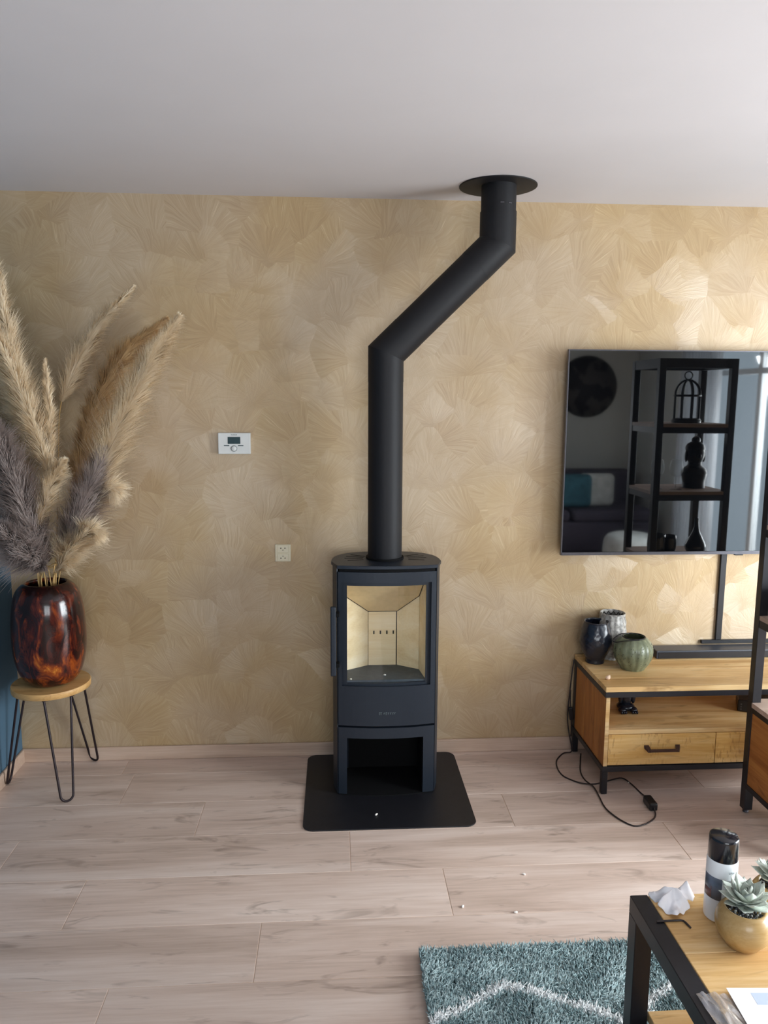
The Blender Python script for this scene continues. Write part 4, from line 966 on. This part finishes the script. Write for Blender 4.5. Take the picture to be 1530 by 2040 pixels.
def succulent(c, R_, lab, seed, rs):
    r_ = random.Random(seed); c = Vector(c)
    t = thing('potted_succulent', lab, 'succulent', c, 'succulents on the coffee table')
    pr = [(R_ * .45, .0005), (R_ * .62, R_ * .06)]
    for k in range(1, 13):
        a = -PI / 2 + .62 + (PI - .62 - .80) * k / 12; pr.append((R_ * math.cos(a) ** .92 if math.cos(a) > 0 else .001, R_ * .88 + R_ * .92 * math.sin(a)))
    top_r, top_z = pr[-1]
    build('pot', MB().lathe([(.001, .0005)] + pr + [(top_r - .004, top_z), (top_r - .004, top_z - .012), (.001, top_z - .013)], c, 48), M['pot_gold'], t)
    gv, gl2 = MB(), MB()
    for k in range(150):
        a = r_.uniform(0, 2 * PI); q = (top_r - .007) * math.sqrt(r_.random()); (gv if r_.random() < .75 else gl2).ball(c + Vector((q * math.cos(a), q * math.sin(a), top_z - .009 + r_.uniform(0, .004))), (r_.uniform(.002, .0042), r_.uniform(.002, .004), .003), 6, 4)
    build('gravel', gv, M['pebble'], t, kind='stuff'); build('pale_gravel', gl2, M['pebble_light'], t, kind='stuff')
    heart = c + Vector((.004, .003, top_z + .002))
    build('rosette_core', MB().ball(heart + Vector((0, 0, .008)), (.010, .010, .016), 10, 8), M['leaf'], t)
    k = 0
    for ring, (cnt, elev, ln) in enumerate(((9, 6, 1.0), (8, 22, .95), (7, 40, .82), (5, 60, .62), (3, 78, .42))):
        for j in range(cnt):
            a = 2 * PI * j / cnt + ring * .42 + r_.uniform(-.12, .12); el = math.radians(elev + r_.uniform(-6, 6)); sc_ = rs * ln * r_.uniform(.9, 1.1)
            o_ = bpy.data.objects.new('leaf', LEAF); COL.objects.link(o_); o_.parent = t
            o_.matrix_local = Matrix.Translation(heart - c + Vector((.004 * math.cos(a), .004 * math.sin(a), .003 + ring * .004))) @ Matrix.Rotation(a, 4, 'Z') @ Matrix.Rotation(-el, 4, 'Y') @ Matrix.Rotation(r_.uniform(-.15, .15), 4, 'X') @ Matrix.Diagonal((sc_, sc_ * 1.05, sc_, 1))
succulent((.935, -1.992, TZ), .0615, 'pale green succulent in a golden ball pot in front of the spray can', 3, .064)
succulent((1.060, -1.915, TZ), .0615, 'second succulent in a golden pot at the right edge, mostly cut off', 4, .060)

# papers and plastic sleeve
pp = thing('paper_sheet', 'white printed sheets of paper on the coffee table at the bottom edge', 'paper', (.95, -2.3, TZ))
def sheet(c, w_, l_, rot, z_, mat, th_=.0006):
    Mx = Matrix.Translation((c[0], c[1], z_)) @ Matrix.Rotation(rot, 4, 'Z'); return MB().box(-w_ / 2, w_ / 2, -l_ / 2, l_ / 2, 0, th_, M4=Mx)
build('sheet', sheet((.921, -2.285, 0), .21, .297, math.radians(-3.5), TZ + .0085, None), M['sheet'], pp)
build('sheet', sheet((.926, -2.290, 0), .21, .297, math.radians(-6), TZ + .0075, None), M['sheet'], pp)
build('printed_panel', sheet((.921, -2.166, 0), .105, .032, math.radians(-3.5), TZ + .0091, None, .0003), M['print_blue'], pp)
pf = MB(); n = 22; vs = []; fs = []
for i in range(n + 1):
    for j in range(n + 1):
        u, v_ = i / n, j / n; x = .756 + .082 * u + .012 * v_; y = -2.137 - .22 * v_ - .006 * u
        hh = .004 + .014 * (1 - u) **.5 * math.sin(PI * u) ** .7 * (1 - abs(noise.noise(Vector((u * 3.2, v_ * 2.6, 1.3)))) * 1.8) * (.4 + .6 * math.sin(PI * min(1, v_ + .15))) + .004 * noise.noise(Vector((u * 9, v_ * 9, 4)))
        vs.append((x, y, TZ + max(.0028, hh)))
for i in range(n):
    for j in range(n): fs.append((i * (n + 1) + j, (i + 1) * (n + 1) + j, (i + 1) * (n + 1) + j + 1, i * (n + 1) + j + 1))
tag(build('plastic_sleeve', pf.add(vs, fs, True), M['film'], fix=False), 'clear crinkled plastic sleeve beside the white paper on the table', 'plastic bag')

# ------------------------------------------------------------------ the other end of the room (seen in the television glass)
sf = thing('sofa', 'dark purple grey velvet sofa at the far end of the room', 'sofa', (2.4, -5.1, 0))
build('base', MB().box(1.55, 3.5, -5.5, -4.6, .08, .42, .03, 2), M['sofa'], sf)
build('backrest', MB().box(1.55, 3.5, -5.56, -5.25, .42, .92, .06, 3), M['sofa'], sf)
for xa in (1.60, 2.55): build('seat_cushion', MB().box(xa, xa + .93, -5.25, -4.58, .42, .55, .05, 3), M['sofa'], sf)
build('armrest', MB().box(1.40, 1.60, -5.5, -4.6, .08, .66, .05, 3), M['sofa'], sf)
for xa, ya in ((1.5, -5.45), (3.4, -5.45), (1.5, -4.65), (3.4, -4.65)): build('leg', MB().lathe([(.02, .001), (.025, .08)], (xa, ya, 0), 10), M['blacksteel'], sf)
for k, (xx, mt_, lab) in enumerate(((2.90, 'pillow_white', 'pale linen cushion leaning on the sofa'), (2.62, 'pillow_teal', 'teal velvet cushion leaning on the sofa'))):
    q = MB().box(xx - .2, xx + .2, -4.95 + k * .08, -4.83 + k * .08, .555, .92, .055, 3); tag(build('cushion', q, M[mt_]), lab, 'cushion', 'sofa cushions')
wd_ = MB().lathe([(.36, 0), (.36, .02), (0, .021)], (0, 0, 0), 64); o_ = build('wall_disc', wd_, M['map']); o_.location = (2.98, YF + .001, 1.88); o_.rotation_euler = (-PI / 2, 0, 0)
tag(o_, 'large round dark wall disc above the sofa', 'wall decoration')
def curtain(name, lab, ya, yb, folds, x=3.47):
    mb = MB(); n = folds * 8; vs = []
    for i in range(n + 1):
        y = ya + (yb - ya) * i / n; xx = x + .035 * math.sin(2 * PI * i / 8) + .01 * math.sin(i * .7)
        vs += [(xx, y, .02), (xx + .003, y, 2.45)]
    mb.add(vs, [(2 * i, 2 * i + 2, 2 * i + 3, 2 * i + 1) for i in range(n)], True)
    o_ = build(name, mb, M['curtain'], fix=False); m_ = o_.modifiers.new('thickness', 'SOLIDIFY'); m_.thickness = .001
    return tag(o_, lab, 'curtain', 'sheer curtains')
curtain('curtain', 'sheer white curtain drawn to the far side of the garden window', -4.15, -3.38, 12)
rodb = MB().tube([(3.47, -4.0, 2.47), (3.47, -1.1, 2.47)], .012, 10); tag(build('curtain_rod', rodb, M['blacksteel']), 'black curtain rod above the garden window', 'curtain rod')
pfb = MB().lathe(smooth_prof([(.18, .001), (.25, .05), (.27, .2), (.25, .36), (.16, .41), (.001, .42)]), (2.95, -3.95, 0), 32)
tag(build('pouffe', pfb, M['pillow_white']), 'round pale knitted pouffe near the sofa', 'pouffe')
